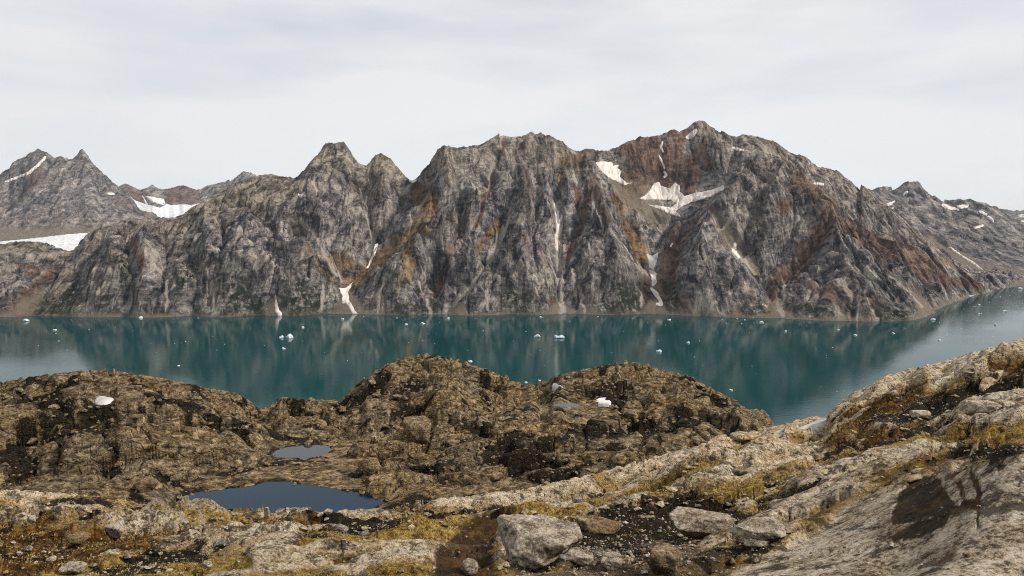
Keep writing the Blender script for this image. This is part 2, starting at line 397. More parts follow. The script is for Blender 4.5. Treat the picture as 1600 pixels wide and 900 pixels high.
GULLY = [  # photo pixels along the gullies and spurs of the face, offset in metres (+ back, - proud)
    [(650, 300, 90), (664, 330, 110), (655, 362, 100), (620, 372, 90), (596, 378, 90), (578, 415, 80), (556, 442, 65), (538, 458, 45)],
    [(470, 385, 40), (500, 415, 55), (525, 438, 60)],
    [(784, 230, 30), (770, 270, 55), (756, 320, 60), (722, 360, 60), (700, 400, 55), (678, 446, 45)],
    [(796, 320, 40), (776, 372, 50), (746, 430, 45), (706, 476, 20)],
    [(858, 270, 40), (868, 320, 60), (872, 380, 60), (871, 430, 50), (875, 470, 20)],
    [(935, 258, 20), (965, 290, 90), (1000, 322, 140), (1045, 336, 150), (1030, 362, 140), (1018, 400, 120), (1018, 435, 85), (1026, 466, 35)],
    [(1030, 300, 150), (1070, 300, 150), (1110, 290, 120), (1060, 270, 100), (1000, 270, 80)],
    [(1130, 350, 40), (1150, 390, 70), (1182, 428, 70), (1205, 456, 50), (1213, 478, 20)],
    [(922, 325, 40), (902, 370, 50), (886, 410, 40)],
    [(1290, 345, 30), (1255, 395, 40), (1222, 432, 50)],
    [(118, 410, 60), (100, 440, 50), (70, 475, 20)],
    [(585, 300, 30), (570, 340, 40), (582, 368, 70)], [(700, 300, -20), (690, 260, -10)],
    [(610, 430, -40), (650, 400, -50), (690, 340, -60), (700, 280, -50), (630, 470, -25)],
    [(740, 300, -30), (735, 400, -35), (725, 460, -20)], [(820, 290, -45), (825, 360, -55), (830, 430, -45), (835, 475, -15)],
    [(930, 300, -40), (950, 350, -55), (960, 410, -70), (968, 460, -35)],
    [(1190, 245, -80), (1140, 300, -30), (1110, 345, -40), (1095, 390, -75), (1100, 440, -60), (1105, 478, -20)],
    [(1225, 270, -90), (1265, 300, -110), (1300, 335, -110), (1335, 372, -100), (1370, 415, -80), (1400, 455, -50)],
    [(1290, 400, -40), (1270, 440, -45), (1285, 480, -20)],
    [(330, 340, -50), (340, 400, -95), (350, 450, -60)], [(200, 380, -60), (205, 420, -80), (215, 460, -45)], [(440, 330, -50), (430, 380, -70), (440, 430, -60)],
    [(270, 370, 0), (275, 420, -30)], [(520, 270, -40), (500, 320, -60), (510, 370, -55)], [(40, 420, -30), (20, 455, -25)], [(600, 270, -30), (620, 320, -20)],
]
mp, mz = [], []
def addc(X, Y, Z): mp.append((X, Y)); mz.append(Z)
for px, py in SHORE + SHORE_R:
    X, d = on_plane(px, py); addc(X, d, 0.0); addc(X, d - 140, -75.0); addc(X * (d - 600) / d, d - 600, -150.0)
for px, py in SHORE_R[2:]:
    X, d = on_plane(px, py); addc(X + 160, d + 40, -60.0)
addc(3000, 3100, -120); addc(3400, 3600, -120)
for px, py, d in CREST:
    s, q = ray(px, py); z = H - q * d; addc(s * d, d, z)
for px, py, d in CREST[::3]:
    s, q = ray(px, py); z = H - q * d
    addc(s * (d + 260), d + 260, max(z * 0.62, 60)); addc(s * (d + 900), d + 900, 60 if px > 250 else 120)
for line in GULLY:
    for px, py, off in line:
        d = float(face_depth(px, py, off * 1.9)); s, q = ray(px, py); addc(s * d, d, H - q * d)
mx = np.array([p[0] for p in mp])
NC = 960
fm = Fan(cols(-0.73, 0.73, NC, -1.25, 1.15), np.concatenate([np.linspace(2180, 2330, 8, endpoint=False), np.linspace(2330, 3720, 385), np.linspace(3740, 4600, 24)]))
base = rbf_grid(fm, np.array(mp) / 1000.0, mz, lambda S, Y: S * Y / 1000, lambda S, Y: Y / 1000, 1.0, 2)
X, Y = fm.X, fm.Y
bpx, bpy_ = pixel(X, Y, base)
crest_z = np.interp(bpx, c_px, H - ray(c_px, c_py)[1] * c_d)
tt = np.clip(base / np.maximum(crest_z, 50), 0, 1)
front = Y < np.interp(bpx, c_px, c_d) + 5
# warped pixel coordinates for outlines of surface patches
wx = bpx + 5 * fbm(X / 60, Y / 60, 3, 21) + 2.5 * fbm(X / 14, Y / 20, 2, 22)
wy = bpy_ + 5 * fbm(X / 60, Y / 60, 3, 23) + 2.5 * fbm(X / 14, Y / 20, 2, 24)
ORANGE = [[(655, 300, 10), (670, 335, 18), (655, 362, 22), (620, 385, 18), (598, 400, 14), (570, 430, 12), (545, 450, 8)], [(520, 410, 14), (545, 415, 14), (540, 440, 12)],
          [(470, 385, 5), (500, 412, 8), (520, 440, 7)], [(630, 395, 10), (640, 420, 12), (628, 450, 6)], [(780, 340, 6), (745, 395, 6)],
          [(985, 300, 8), (960, 320, 10), (1010, 400, 8)], [(880, 240, 7), (880, 275, 7), (872, 300, 4)]]
RUST_W = 1.05
RUST = [[(790, 215, 5), (775, 260, 5), (762, 300, 5), (745, 345, 5)], [(720, 360, 5), (700, 400, 5), (678, 460, 5)], [(648, 290, 8), (670, 312, 14)],
        [(905, 245, 8), (880, 262, 6)], [(925, 300, 6), (905, 360, 7), (888, 405, 5)], [(975, 235, 14), (1000, 240, 22), (1000, 275, 24), (990, 300, 18)], [(1010, 225, 10), (1040, 240, 14)],
        [(1052, 210, 8), (1060, 240, 10)], [(1075, 210, 8)] + [(1060, 222, 8)], [(1040, 275, 16), (1050, 255, 12), (1085, 270, 16), (1100, 262, 14), (1070, 290, 10)],
        [(1095, 235, 10), (1085, 265, 16), (1075, 300, 9)], [(1000, 400, 8), (1010, 440, 8), (1015, 480, 8)], [(1060, 370, 14), (1045, 420, 16), (1035, 470, 12)],
        [(1255, 290, 12), (1300, 340, 20), (1275, 375, 16), (1240, 410, 14), (1210, 440, 12), (1212, 485, 10)], [(1300, 335, 12), (1340, 365, 13), (1400, 400, 14), (1440, 425, 12), (1470, 442, 10), (1530, 452, 8)],
        [(1230, 300, 10), (1250, 285, 10)], [(1220, 340, 8), (1235, 330, 8)], [(90, 430, 7), (60, 450, 8), (40, 470, 8)], [(20, 410, 6), (60, 430, 6)], [(205, 370, 5), (225, 440, 5)],
        [(980, 350, 10), (1000, 385, 12), (990, 410, 8)], [(905, 330, 5), (900, 300, 6)], [(1110, 330, 6), (1060, 370, 7)], [(860, 470, 5), (880, 485, 8)], [(1480, 405, 9), (1530, 440, 8)]]
TAN = [[(1000, 322, 10), (1030, 340, 14), (985, 310, 12)], [(960, 290, 8), (990, 320, 14)], [(1110, 340, 8), (1145, 375, 9), (1180, 425, 6)], [(1190, 330, 8), (1210, 300, 8)], [(720, 345, 14), (740, 345, 10)],
       [(545, 330, 8), (560, 300, 12)], [(1270, 295, 10), (1310, 310, 8)], [(700, 240, 12), (705, 290, 8)], [(420, 290, 20), (380, 300, 20), (450, 300, 14)], [(230, 345, 25), (300, 340, 20)],
       [(510, 250, 15), (530, 270, 18)], [(600, 260, 12), (590, 300, 14)], [(820, 225, 12)] + [(840, 240, 10)], [(110, 430, 7), (80, 470, 9), (20, 485, 18)]]
FANS = [[(520, 489), (535, 460), (543, 452), (552, 462), (572, 489), (560, 493), (520, 493)], [(1000, 491), (1015, 472), (1030, 466), (1052, 491)], [(1190, 497), (1205, 470), (1213, 455), (1222, 470), (1245, 499)],
        [(1400, 445), (1440, 468), (1466, 487), (1440, 500), (1420, 470)], [(850, 490), (872, 470), (905, 490)], [(0, 495), (40, 470), (70, 455), (60, 495)], [(415, 491), (428, 465), (445, 491)], [(1145, 494), (1152, 480), (1160, 494)], [(900, 489), (935, 478), (940, 490)], [(690, 491), (720, 470), (735, 491)]]
VEG = [[(975, 478, 22), (990, 470, 16)], [(1170, 488, 14), (1195, 482, 10)], [(500, 470, 25), (460, 480, 20)], [(640, 485, 18), (680, 480, 14)], [(360, 470, 30), (390, 480, 25)], [(70, 490, 20), (110, 470, 20)], [(1410, 490, 14), (1330, 480, 12)],
       [(1055, 480, 10), (1050, 440, 8)], [(190, 420, 16), (200, 450, 10)], [(620, 450, 8), (660, 450, 10)], [(305, 420, 14), (280, 460, 12)], [(790, 470, 16), (830, 480, 12)], [(1290, 485, 10), (1240, 480, 8)]]
PALE = [[(868, 318, 2.6), (871, 345, 3), (871, 380, 2.6), (872, 412, 2.6), (874, 450, 1.8), (878, 487, 3)], [(797, 318, 1.5), (785, 345, 1.7), (770, 385, 1.5), (750, 425, 1.5), (720, 460, 1.8), (695, 488, 2.2)],
        [(770, 250, 1.2), (760, 300, 1.2)], [(573, 300, 1.2), (570, 330, 1.4), (582, 372, 1.5)], [(1215, 470, 1.4), (1221, 494, 1.6)], [(1350, 455, 1.2), (1372, 500, 1.6)], [(1341, 470, 1.2), (1341, 500, 1.2)],
        [(1145, 385, 2.2), (1180, 425, 2)], [(505, 455, 1.2), (503, 485, 1.2)], [(760, 450, 1.2), (762, 485, 1.5)], [(1000, 455, 1.2), (1002, 480, 1.2)], [(930, 430, 1.2), (925, 470, 1.5)], [(1120, 470, 1.3), (1108, 490, 1.5)], [(470, 350, 1.0), (500, 385, 1.3), (535, 440, 1.2)]]
PALE = [[(a, b, c * 1.5) for a, b, c in l_] for l_ in PALE] + [[(655, 440, 1.5), (668, 470, 2), (672, 489, 3)], [(930, 340, 1.2), (975, 395, 1.8), (1010, 430, 2)], [(1255, 400, 1.2), (1225, 445, 2), (1222, 494, 3)], [(1300, 440, 1.2), (1330, 470, 1.5)], [(330, 440, 1.2), (335, 490, 1.8)], [(250, 400, 1.2), (262, 440, 1.4), (258, 490, 2)], [(600, 440, 1.2), (590, 488, 2)], [(905, 440, 1.2), (912, 488, 2)], [(1180, 340, 1.4), (1130, 355, 1.8), (1085, 380, 1.6)], [(1385, 430, 1.2), (1440, 480, 2)]]
def strokes(lst, soft=0.7):
    r = np.zeros(X.shape)
    for s_ in lst: r = np.maximum(r, stroke_mask(wx, wy, s_, soft))
    return r
dg = np.where(X > 900, (X - 900) / 900.0, 0); dg = np.clip(dg, 0, 1)
wpx = X + 60 * fbm(X / 260, Y / 260, 3, 51) + dg * 0.45 * (Y - 2500); wpy = Y + 60 * fbm(X / 260, Y / 260, 3, 52)
orange = strokes(ORANGE) * np.clip(0.8 + 0.7 * fbm(X / 60, Y / 90, 3, 41), 0, 1); rust = strokes([[(a, b, c * RUST_W) for a, b, c in l_] for l_ in RUST]) * np.clip(0.88 + 0.6 * fbm(X / 60, Y / 110, 3, 42), 0, 1); tanm = strokes(TAN, 0.9); veg = strokes(VEG, 0.9); pale = strokes(PALE, 0.5)
rust = np.clip(rust + 0.6 * smooth(0.12, 0.5, fbm(wpx / 170, wpy / 420, 4, 43)) * smooth(-700, 100, X), 0, 1)
scree = np.zeros(X.shape)
for f_ in FANS: scree = np.maximum(scree, poly_mask(wx, wy, f_, 3))
scree = np.maximum(scree, 0.75 * np.maximum(strokes(TAN[:2] + TAN[2:3], 0.6), 0))
scree = np.maximum(scree, smooth(9, 2, base) * 0.9)
for m_ in (orange, rust, tanm, veg, pale, scree): m_ *= front
env = np.clip(4.2 * tt * (1 - tt), 0.0, 1.0); env = 0.16 + 0.84 * env ** 0.7
rough = env * (1 - 0.85 * scree) * (1 - 0.45 * orange)
G2 = [[(190, 350), (200, 390), (206, 430), (190, 475)], [(160, 360), (150, 400), (120, 440)], [(300, 400), (312, 442), (330, 480)], [(345, 345), (352, 380), (330, 430), (325, 470)], [(400, 330), (450, 350), (490, 390), (520, 430)], [(360, 310), (390, 320), (425, 350), (430, 385)],
      [(425, 400), (460, 440), (490, 480)], [(540, 300), (530, 340), (510, 390)], [(573, 295), (577, 340), (582, 370)], [(548, 240), (562, 285)], [(616, 258), (632, 300), (615, 335), (598, 372)], [(722, 350), (705, 390), (694, 420), (680, 455)],
      [(785, 222), (765, 270), (750, 320), (742, 345)], [(800, 300), (785, 350), (770, 390), (740, 440), (700, 482)], [(842, 230), (838, 300), (832, 370), (845, 440)], [(868, 290), (872, 360), (870, 480)], [(905, 250), (902, 340), (886, 410), (880, 465)], [(898, 410), (915, 470)], [(940, 330), (950, 400), (940, 470)],
      [(975, 350), (1000, 400), (1012, 460)], [(1050, 345), (1022, 390), (1018, 450)], [(1100, 335), (1062, 370), (1046, 430), (1035, 478)], [(1118, 338), (1150, 390), (1185, 430), (1212, 472)], [(1200, 300), (1172, 350), (1160, 400), (1140, 450)], [(1260, 330), (1230, 380), (1200, 430)],
      [(1298, 342), (1270, 380), (1235, 420), (1215, 460)], [(1322, 362), (1350, 410), (1400, 460)], [(1290, 312), (1360, 372), (1420, 428), (1478, 458)], [(1250, 265), (1300, 300), (1350, 340), (1420, 392)], [(1340, 455), (1328, 496)], [(1350, 456), (1374, 498)], [(1075, 215), (1085, 250), (1070, 285)], [(1010, 225), (1030, 255), (1040, 280)], [(1150, 220), (1140, 255)], [(255, 350), (260, 400), (250, 460)], [(640, 420), (655, 460), (660, 486)], [(770, 420), (765, 486)], [(1110, 420), (1125, 486)], [(1290, 430), (1270, 490)]]
S2 = [[(508, 226), (482, 280), (446, 330), (432, 400), (445, 470)], [(537, 224), (560, 290), (566, 350)], [(595, 241), (600, 300), (606, 345)], [(692, 230), (702, 290), (690, 330), (645, 400), (612, 462)], [(740, 232), (735, 300), (732, 420)], [(829, 208), (820, 290), (813, 400), (826, 482)], [(862, 216), (884, 290), (888, 335)],
      [(930, 240), (924, 290), (945, 340), (966, 420), (970, 482)], [(1095, 190), (1112, 240), (1190, 242)], [(1190, 242), (1152, 300), (1115, 338), (1092, 390), (1086, 450)], [(1225, 262), (1202, 320), (1192, 380), (1222, 440)], [(1225, 262), (1270, 295), (1300, 332), (1312, 400), (1332, 450), (1356, 496)], [(1320, 275), (1400, 352), (1445, 420), (1474, 462)],
      [(320, 330), (322, 390), (300, 460)], [(225, 345), (228, 400), (222, 470)], [(385, 300), (388, 360), (370, 430), (372, 480)], [(170, 360), (172, 420), (150, 480)], [(470, 300), (478, 350), (470, 420), (480, 480)], [(970, 240), (985, 270), (975, 295)], [(1055, 206), (1060, 250), (1045, 270)], [(1400, 400), (1420, 450), (1430, 490)], [(1150, 420), (1165, 485)]]
gw = wx * 0.5 + bpx * 0.5; gh = wy * 0.5 + bpy_ * 0.5
def carve(lines, half):
    r = np.zeros(X.shape)
    for ln in lines:
        a = np.array(ln, float); bb = (gw > a[:, 0].min() - 4 * half) & (gw < a[:, 0].max() + 4 * half) & (gh > a[:, 1].min() - 3 * half) & (gh < a[:, 1].max() + 3 * half)
        d, t_ = seg_dist(gw[bb], gh[bb], ln); end = 1 - smooth(half * 1.2, half * 3.2, d)
        r[bb] = np.maximum(r[bb], np.exp(-d / half) * end)
    return r
Z = base.copy()
bowl = 1 - 0.85 * np.maximum(poly_mask(bpx, bpy_, [(925, 250), (960, 245), (1000, 280), (1140, 280), (1135, 305), (1070, 345), (1010, 330), (940, 280)], 14), poly_mask(bpx, bpy_, [(1005, 385), (1035, 385), (1040, 480), (1008, 460)], 8))
Z += env * front * (-46 * carve(G2, 8.5) + 40 * carve(S2, 13.0)) * (1 - 0.75 * scree) * bowl
rough = rough * (0.25 + 0.75 * bowl)
Z += rough * 40 * (ridged(wpx / 260, wpy / 520, 4, 53, 0.5) - 0.15)
Z += rough * 11 * (ridged(wpx / 85 + wpy / 300, wpy / 170, 3, 54) - 0.15)
c1, e1, _ = cells(wpx / 70, wpy / 150, 1); c2, e2, _ = cells(wpx / 27, wpy / 55, 2); c3, e3, _ = cells(wpx / 11, wpy / 20, 3)
Z += rough * (30 * c1 - 12 * (1 - smooth(0, 0.18, e1))) + np.maximum(rough, 0.3 * (1 - scree)) * (10.5 * c2 - 4.5 * (1 - smooth(0, 0.22, e2))) + np.maximum(rough, 0.55 * (1 - scree)) * (4.2 * c3)
Z += 2.0 * fbm(X / 16, Y / 24, 4, 55) * (1 - 0.7 * scree)
Z = np.where(base < 3, base + (Z - base) * smooth(-6, 3, base), Z)
Z -= 0.45 * 26 * np.clip(orange, 0, 1) * env * 0.3
# keep the skyline where the photograph has it: shift each column by its smoothed skyline error
fm.finish(Z)
def fix_skyline(fan, Zb, cpx, cpy, smoothn, ylim):
    q = (H - fan.Z) / fan.Y; q[(fan.Y < ylim[0]) | (fan.Y > ylim[1])] = 9
    k = q.argmin(0); qq = q.min(0); d = fan.y[k]
    tgt = np.interp(800 + F * fan.s / (CA + qq * SA), cpx, ray(np.asarray(cpx, float), np.asarray(cpy, float))[1])
    dz = (qq - tgt) * d
    dz = np.convolve(np.pad(dz, smoothn, mode='edge'), np.ones(2 * smoothn + 1) / (2 * smoothn + 1), 'valid')
    return np.clip(dz, -60, 60)
dzc = fix_skyline(fm, base, c_px, c_py, 3, (2500, 3900))
Z += dzc[None, :] * smooth(0.35, 0.95, tt) * (bpx < 1345)
jag = 11.0 * (ridged(X / 38, Y / 60, 3, 57) - 0.2) + 7.0 * (ridged(X / 13, Y / 25, 2, 58) - 0.2)
Z += jag * smooth(0.80, 0.97, tt) * np.clip(0.5 + fbm(X / 150, Y / 150, 2, 59) * 1.5, 0.15, 1.3)
fm.finish(Z)
up = np.zeros(X.shape)
mtn = fm.mesh('mountain_range', M_MAIN, {'mask_a': np.stack([rust, scree, veg], -1), 'mask_b': np.stack([np.clip(tanm + 0.6 * smooth(0.60, 0.95, tt) * front, 0, 1), orange, pale], -1)})
struct(mtn, 'long jagged grey and rust brown mountain wall rising from the fjord', 'mountain')

# ------------------------------------------------------------------ far mountains and glacier, left and right
def far_field(name, label, s, y, ctrl, power, seed, amp, masks=None):
    f = Fan(s, y); P, Zc = [], []
    for px, py, d in ctrl:
        a, q = ray(px, py); P.append((a * d / 1000, d / 1000)); Zc.append(H - q * d)
    b = rbf(P, Zc, (f.X / 1000, f.Y / 1000), power)
    n = amp * (ridged(f.X / 420 + 3, f.Y / 900, 4, seed) - 0.1)
    c1, e1, _ = cells(f.X / 130, f.Y / 240, seed); c2, e2, _ = cells(f.X / 45, f.Y / 90, seed + 1)
    n = n + amp * 0.55 * c1 + amp * 0.30 * c2 + amp * 0.12 * fbm(f.X / 30, f.Y / 40, 3, seed + 2)
    f.base = b; f.n = n
    return f
LCREST = [(-260, 330), (-120, 300), (0, 285), (8, 272), (20, 255), (38, 246), (47, 240), (57, 234), (70, 237), (84, 247), (95, 245), (108, 250), (115, 248), (121, 240), (127, 232), (135, 241), (150, 262), (165, 275), (185, 293), (205, 315), (222, 330), (240, 341), (262, 352)]
lc = [(p, q, 7300) for p, q in LCREST]
lc += [(p, q + 34, 8300) for p, q in LCREST[::3]] + [(-260, 371, 6000), (-120, 371, 6000), (0, 371, 6000), (60, 369, 6050), (110, 366, 6100), (150, 361, 6250), (200, 352, 6500), (245, 350, 6700)]
lc += [(-260, 384, 5500), (0, 383, 5500), (60, 378, 5600), (120, 374, 5700), (145, 372, 5800), (-260, 402, 4900), (0, 400, 5000), (120, 392, 5100), (200, 392, 5100)]
lc += [(30, 300, 6850), (60, 290, 6800), (100, 290, 6850), (140, 305, 6850), (80, 330, 6450), (20, 330, 6450), (150, 330, 6500), (190, 330, 6750), (-100, 335, 6500)]
FCREST = [(190, 289), (197, 288), (203, 290), (214, 296), (222, 297), (230, 294), (238, 289), (246, 295), (255, 297), (265, 295), (275, 292), (285, 290), (297, 294), (312, 298), (320, 292), (332, 289), (345, 286), (352, 285), (356, 281), (360, 284), (370, 276), (380, 268), (392, 270), (400, 275), (440, 290), (500, 300)]
lc += [(p, q, 11000) for p, q in FCREST] + [(p, q + 30, 12200) for p, q in FCREST[::4]]
lc += [(200, 302, 10300), (225, 306, 10400), (250, 305, 10500), (290, 312, 10300), (330, 318, 10000), (215, 318, 9400), (250, 322, 9500), (290, 326, 9500), (230, 335, 8700), (270, 338, 8600), (310, 338, 8600), (260, 352, 7900), (330, 352, 7900), (420, 340, 9000), (280, 371, 6900), (380, 371, 6900)]
fl = far_field('far', '', cols(-0.74, -0.30, 310, -1.1, -0.1, 8), np.concatenate([np.linspace(4700, 7500, 150), np.linspace(7520, 8600, 24), np.linspace(8640, 11200, 110), np.linspace(11250, 12200, 10)]), lc, 1.0, 61, 60)
lpx, lpy = pixel(fl.X, fl.Y, fl.base)
GLOW = [(-320, 394), (-100, 389), (0, 378), (60, 372), (110, 366), (142, 364), (165, 376), (140, 396), (60, 400), (-320, 405)]
GUP = [(190, 300), (198, 303), (210, 313), (228, 320), (222, 306), (238, 308), (256, 311), (258, 318), (268, 321), (285, 320), (300, 321), (322, 316), (318, 330), (300, 345), (260, 352), (240, 345), (216, 325)]
g1 = poly_mask(lpx, lpy, GLOW, 2) * (fl.Y < 6600); g2 = poly_mask(lpx + 3 * fbm(fl.X / 200, fl.Y / 300, 2, 5), lpy, GUP, 1.0) * (fl.Y > 7400)
g2 *= 1 - poly_mask(lpx, lpy, [(224, 305), (236, 315), (258, 321), (250, 324), (232, 320)], 1.0)
flat = np.clip(g1 + g2, 0, 1)
env = smooth(0, 1, (1 - flat)) * np.clip(0.25 + 0.75 * smooth(190, 420, fl.base), 0, 1)
Zl = fl.base + fl.n * env * np.where(fl.Y > 8600, 0.75, 1.0)
Zl += flat * 4 * fbm(fl.X / 50, fl.Y / 50, 3, 71); fl.finish(Zl)
_sx = [p for p in LCREST if p[0] <= 186] + [p for p in FCREST if p[0] >= 190]
dzl = fix_skyline(fl, None, [p[0] for p in _sx], [p[1] for p in _sx], 1, (6300, 11500))
Zl += dzl[None, :] * smooth(250, 520, fl.base) * (fl.Y > 6300)
Zl += (16 * (ridged(fl.X / 90, fl.Y / 150, 3, 75) - 0.2) + 8 * (ridged(fl.X / 30, fl.Y / 60, 2, 76) - 0.2)) * smooth(520, 720, fl.base); fl.finish(Zl)
lpx = lpx + 14 * fbm(fl.X / 300, fl.Y / 300, 3, 73)
lr = np.clip(0.5 * smooth(0.1, 0.5, fbm(fl.X / 500, fl.Y / 800, 3, 72)) + 0.6 * ((fl.Y > 9700) & (lpx > 255) & (lpx < 312)) + 0.55 * ((fl.Y > 9000) & (lpx > 190) & (lpx < 228)), 0, 1)
lscree = smooth(352, 364, lpy) * (fl.Y < 6700) * 0.9
far_left = fl.mesh('mountain_far_left', M_FAR, {'mask_a': np.stack([lr * (1 - lscree), lscree, 0 * lr], -1), 'mask_b': np.stack([0.4 * smooth(520, 300, fl.Z) + 0 * lr, 0 * lr, 0 * lr], -1)})
struct(far_left, 'distant grey mountain with a sharp pinnacle above the glacier at left', 'mountain')

RCREST = [(1300, 320), (1340, 303), (1350, 298), (1357, 298), (1362, 302), (1385, 305), (1398, 304), (1408, 297), (1416, 293), (1424, 291), (1434, 291), (1443, 297), (1452, 304), (1470, 315), (1490, 321), (1500, 318), (1514, 318), (1530, 325), (1550, 330), (1562, 334), (1575, 343), (1600, 360), (1660, 385), (1800, 400)]
rc = [(p, q, 5700) for p, q in RCREST] + [(p, q + 36, 6600) for p, q in RCREST[::3]]
def wpt(px, py): 
    _, q = ray(px, py); return float(H / q)
rc += [(p, q, wpt(p, q)) for p, q in ((1500, 466), (1548, 455), (1580, 449), (1602, 446), (1700, 440), (1850, 436))] + [(p, q + 12, wpt(p, q) - 90) for p, q in ((1500, 480), (1560, 462), (1600, 456), (1700, 450), (1850, 446))]
rc += [(1440, 350, 5050), (1480, 370, 4800), (1520, 350, 5250), (1560, 380, 4900), (1600, 400, 4650), (1500, 400, 4400), (1530, 425, 4000), (1560, 430, 3950), (1600, 430, 4000), (1450, 400, 4500), (1400, 350, 5100), (1380, 330, 5400), (1400, 420, 4300), (1470, 330, 5450)]
fr = far_field('far', '', cols(0.38, 0.74, 260, 0.30, 1.15, 8), np.concatenate([np.linspace(3150, 5900, 220), np.linspace(5930, 6600, 14)]), rc, 1.0, 83, 46)
env = np.clip(smooth(0, 160, fr.base), 0.03, 1); rpx, rpy = pixel(fr.X, fr.Y, fr.base)
rs_ = np.maximum(poly_mask(rpx, rpy, [(1480, 380), (1530, 410), (1620, 428), (1620, 450), (1540, 452), (1500, 420)], 5), poly_mask(rpx, rpy, [(1440, 370), (1460, 372), (1540, 425), (1500, 415)], 4))
fr.finish(fr.base + fr.n * env * (1 - 0.8 * rs_))
far_right = fr.mesh('mountain_far_right', M_FAR, {'mask_a': np.stack([0.35 * smooth(0.2, 0.6, fbm(fr.X / 300, fr.Y / 500, 3, 88)) * (1 - rs_), rs_ * 0.9, 0 * rs_], -1), 'mask_b': np.stack([0 * rs_, 0 * rs_, 0 * rs_], -1)})
struct(far_right, 'grey snow-flecked mountain beyond the right end of the fjord', 'mountain')
HC = [(1480, 345), (1530, 336), (1549, 329), (1558, 326), (1566, 330), (1575, 335), (1588, 331), (1594, 335), (1602, 331), (1640, 320), (1720, 335), (1850, 330)]
hc = [(p, q, 10800) for p, q in HC] + [(p, q + 26, 11800) for p, q in HC[::3]] + [(p, 352, 9800) for p in (1480, 1560, 1640, 1760)] + [(p, 372, 9000) for p in (1480, 1600, 1800)]
fh = far_field('far', '', cols(0.58, 0.74, 130, 0.5, 1.1, 10), np.linspace(9000, 11800, 120), hc, 1.0, 91, 40)
fh.finish(fh.base + fh.n * 0.8)
zz = np.zeros(fh.X.shape)
struct(fh.mesh('mountain_horizon', M_FAR, {'mask_a': np.stack([zz, zz, zz], -1), 'mask_b': np.stack([zz, zz, zz], -1)}), 'faint blue peaks on the horizon at the right edge', 'mountain')

# ------------------------------------------------------------------ snow lying on the mountains: sheets cut from a refined copy of the slope
def snow_sheet(fan, name, poly=None, line=None, soft=1.2, lift=2.0, mat=M_SNOW, sub=3, wob=1.6, wl=25.0, yr=None, hole=None):
    pts = np.array(poly if poly is not None else [p[:2] for p in line], float)
    m = 10
    sel = (fan.px > pts[:, 0].min() - m) & (fan.px < pts[:, 0].max() + m) & (fan.py > pts[:, 1].min() - m) & (fan.py < pts[:, 1].max() + m) & fan.vis
    if yr: sel &= (fan.Y > yr[0]) & (fan.Y < yr[1])
    if not sel.any(): return None
    ii = np.where(sel.any(1))[0]; jj = np.where(sel.any(0))[0]
    y = np.interp(np.linspace(ii[0], ii[-1], (ii[-1] - ii[0]) * sub + 1), np.arange(len(fan.y)), fan.y)
    s = np.interp(np.linspace(jj[0], jj[-1], (jj[-1] - jj[0]) * sub + 1), np.arange(len(fan.s)), fan.s)
    S, Y_ = np.meshgrid(s, y); X_ = S * Y_; Z_ = fan.at(X_, Y_); v = fan.at(X_, Y_, fan.vis.astype(float))
    px, py = pixel(X_, Y_, Z_)
    a = px + wob * fbm(X_ / wl, Y_ / wl, 4, 101, 0.6); b = py + wob * fbm(X_ / wl, Y_ / wl, 4, 102, 0.6)
    k = poly_mask(a, b, poly, soft) if poly is not None else stroke_mask(a, b, line, 0.6)
    if hole is not None:
        for h_ in hole: k *= 1 - poly_mask(a, b, h_, soft)
    k = k * (v > 0.35)
    up_ = lift * (k - 0.42) * 1.7
    keep = np.maximum.reduce([k[:-1, :-1], k[1:, :-1], k[:-1, 1:], k[1:, 1:]]) > 0.12
    if not keep.any(): return None
    V = np.stack([X_, Y_ - 0.3 * up_, Z_ + up_], -1).reshape(-1, 3); f = grid_faces(len(y), len(s), keep)
    lab_ = np.arange(len(V))
    for _ in range(400):
        m_ = lab_[f].min(1); new = lab_.copy(); np.minimum.at(new, f.ravel(), np.repeat(m_, 4)); new = new[new]
        if (new == lab_).all(): break
        lab_ = new
    fl_ = lab_[f[:, 0]]; v_, n_ = np.unique(fl_, return_counts=True); f = f[fl_ == v_[n_.argmax()]]
    u, inv = np.unique(f, return_inverse=True)
    return mesh_obj(name, V[u], inv.reshape(f.shape), mat)
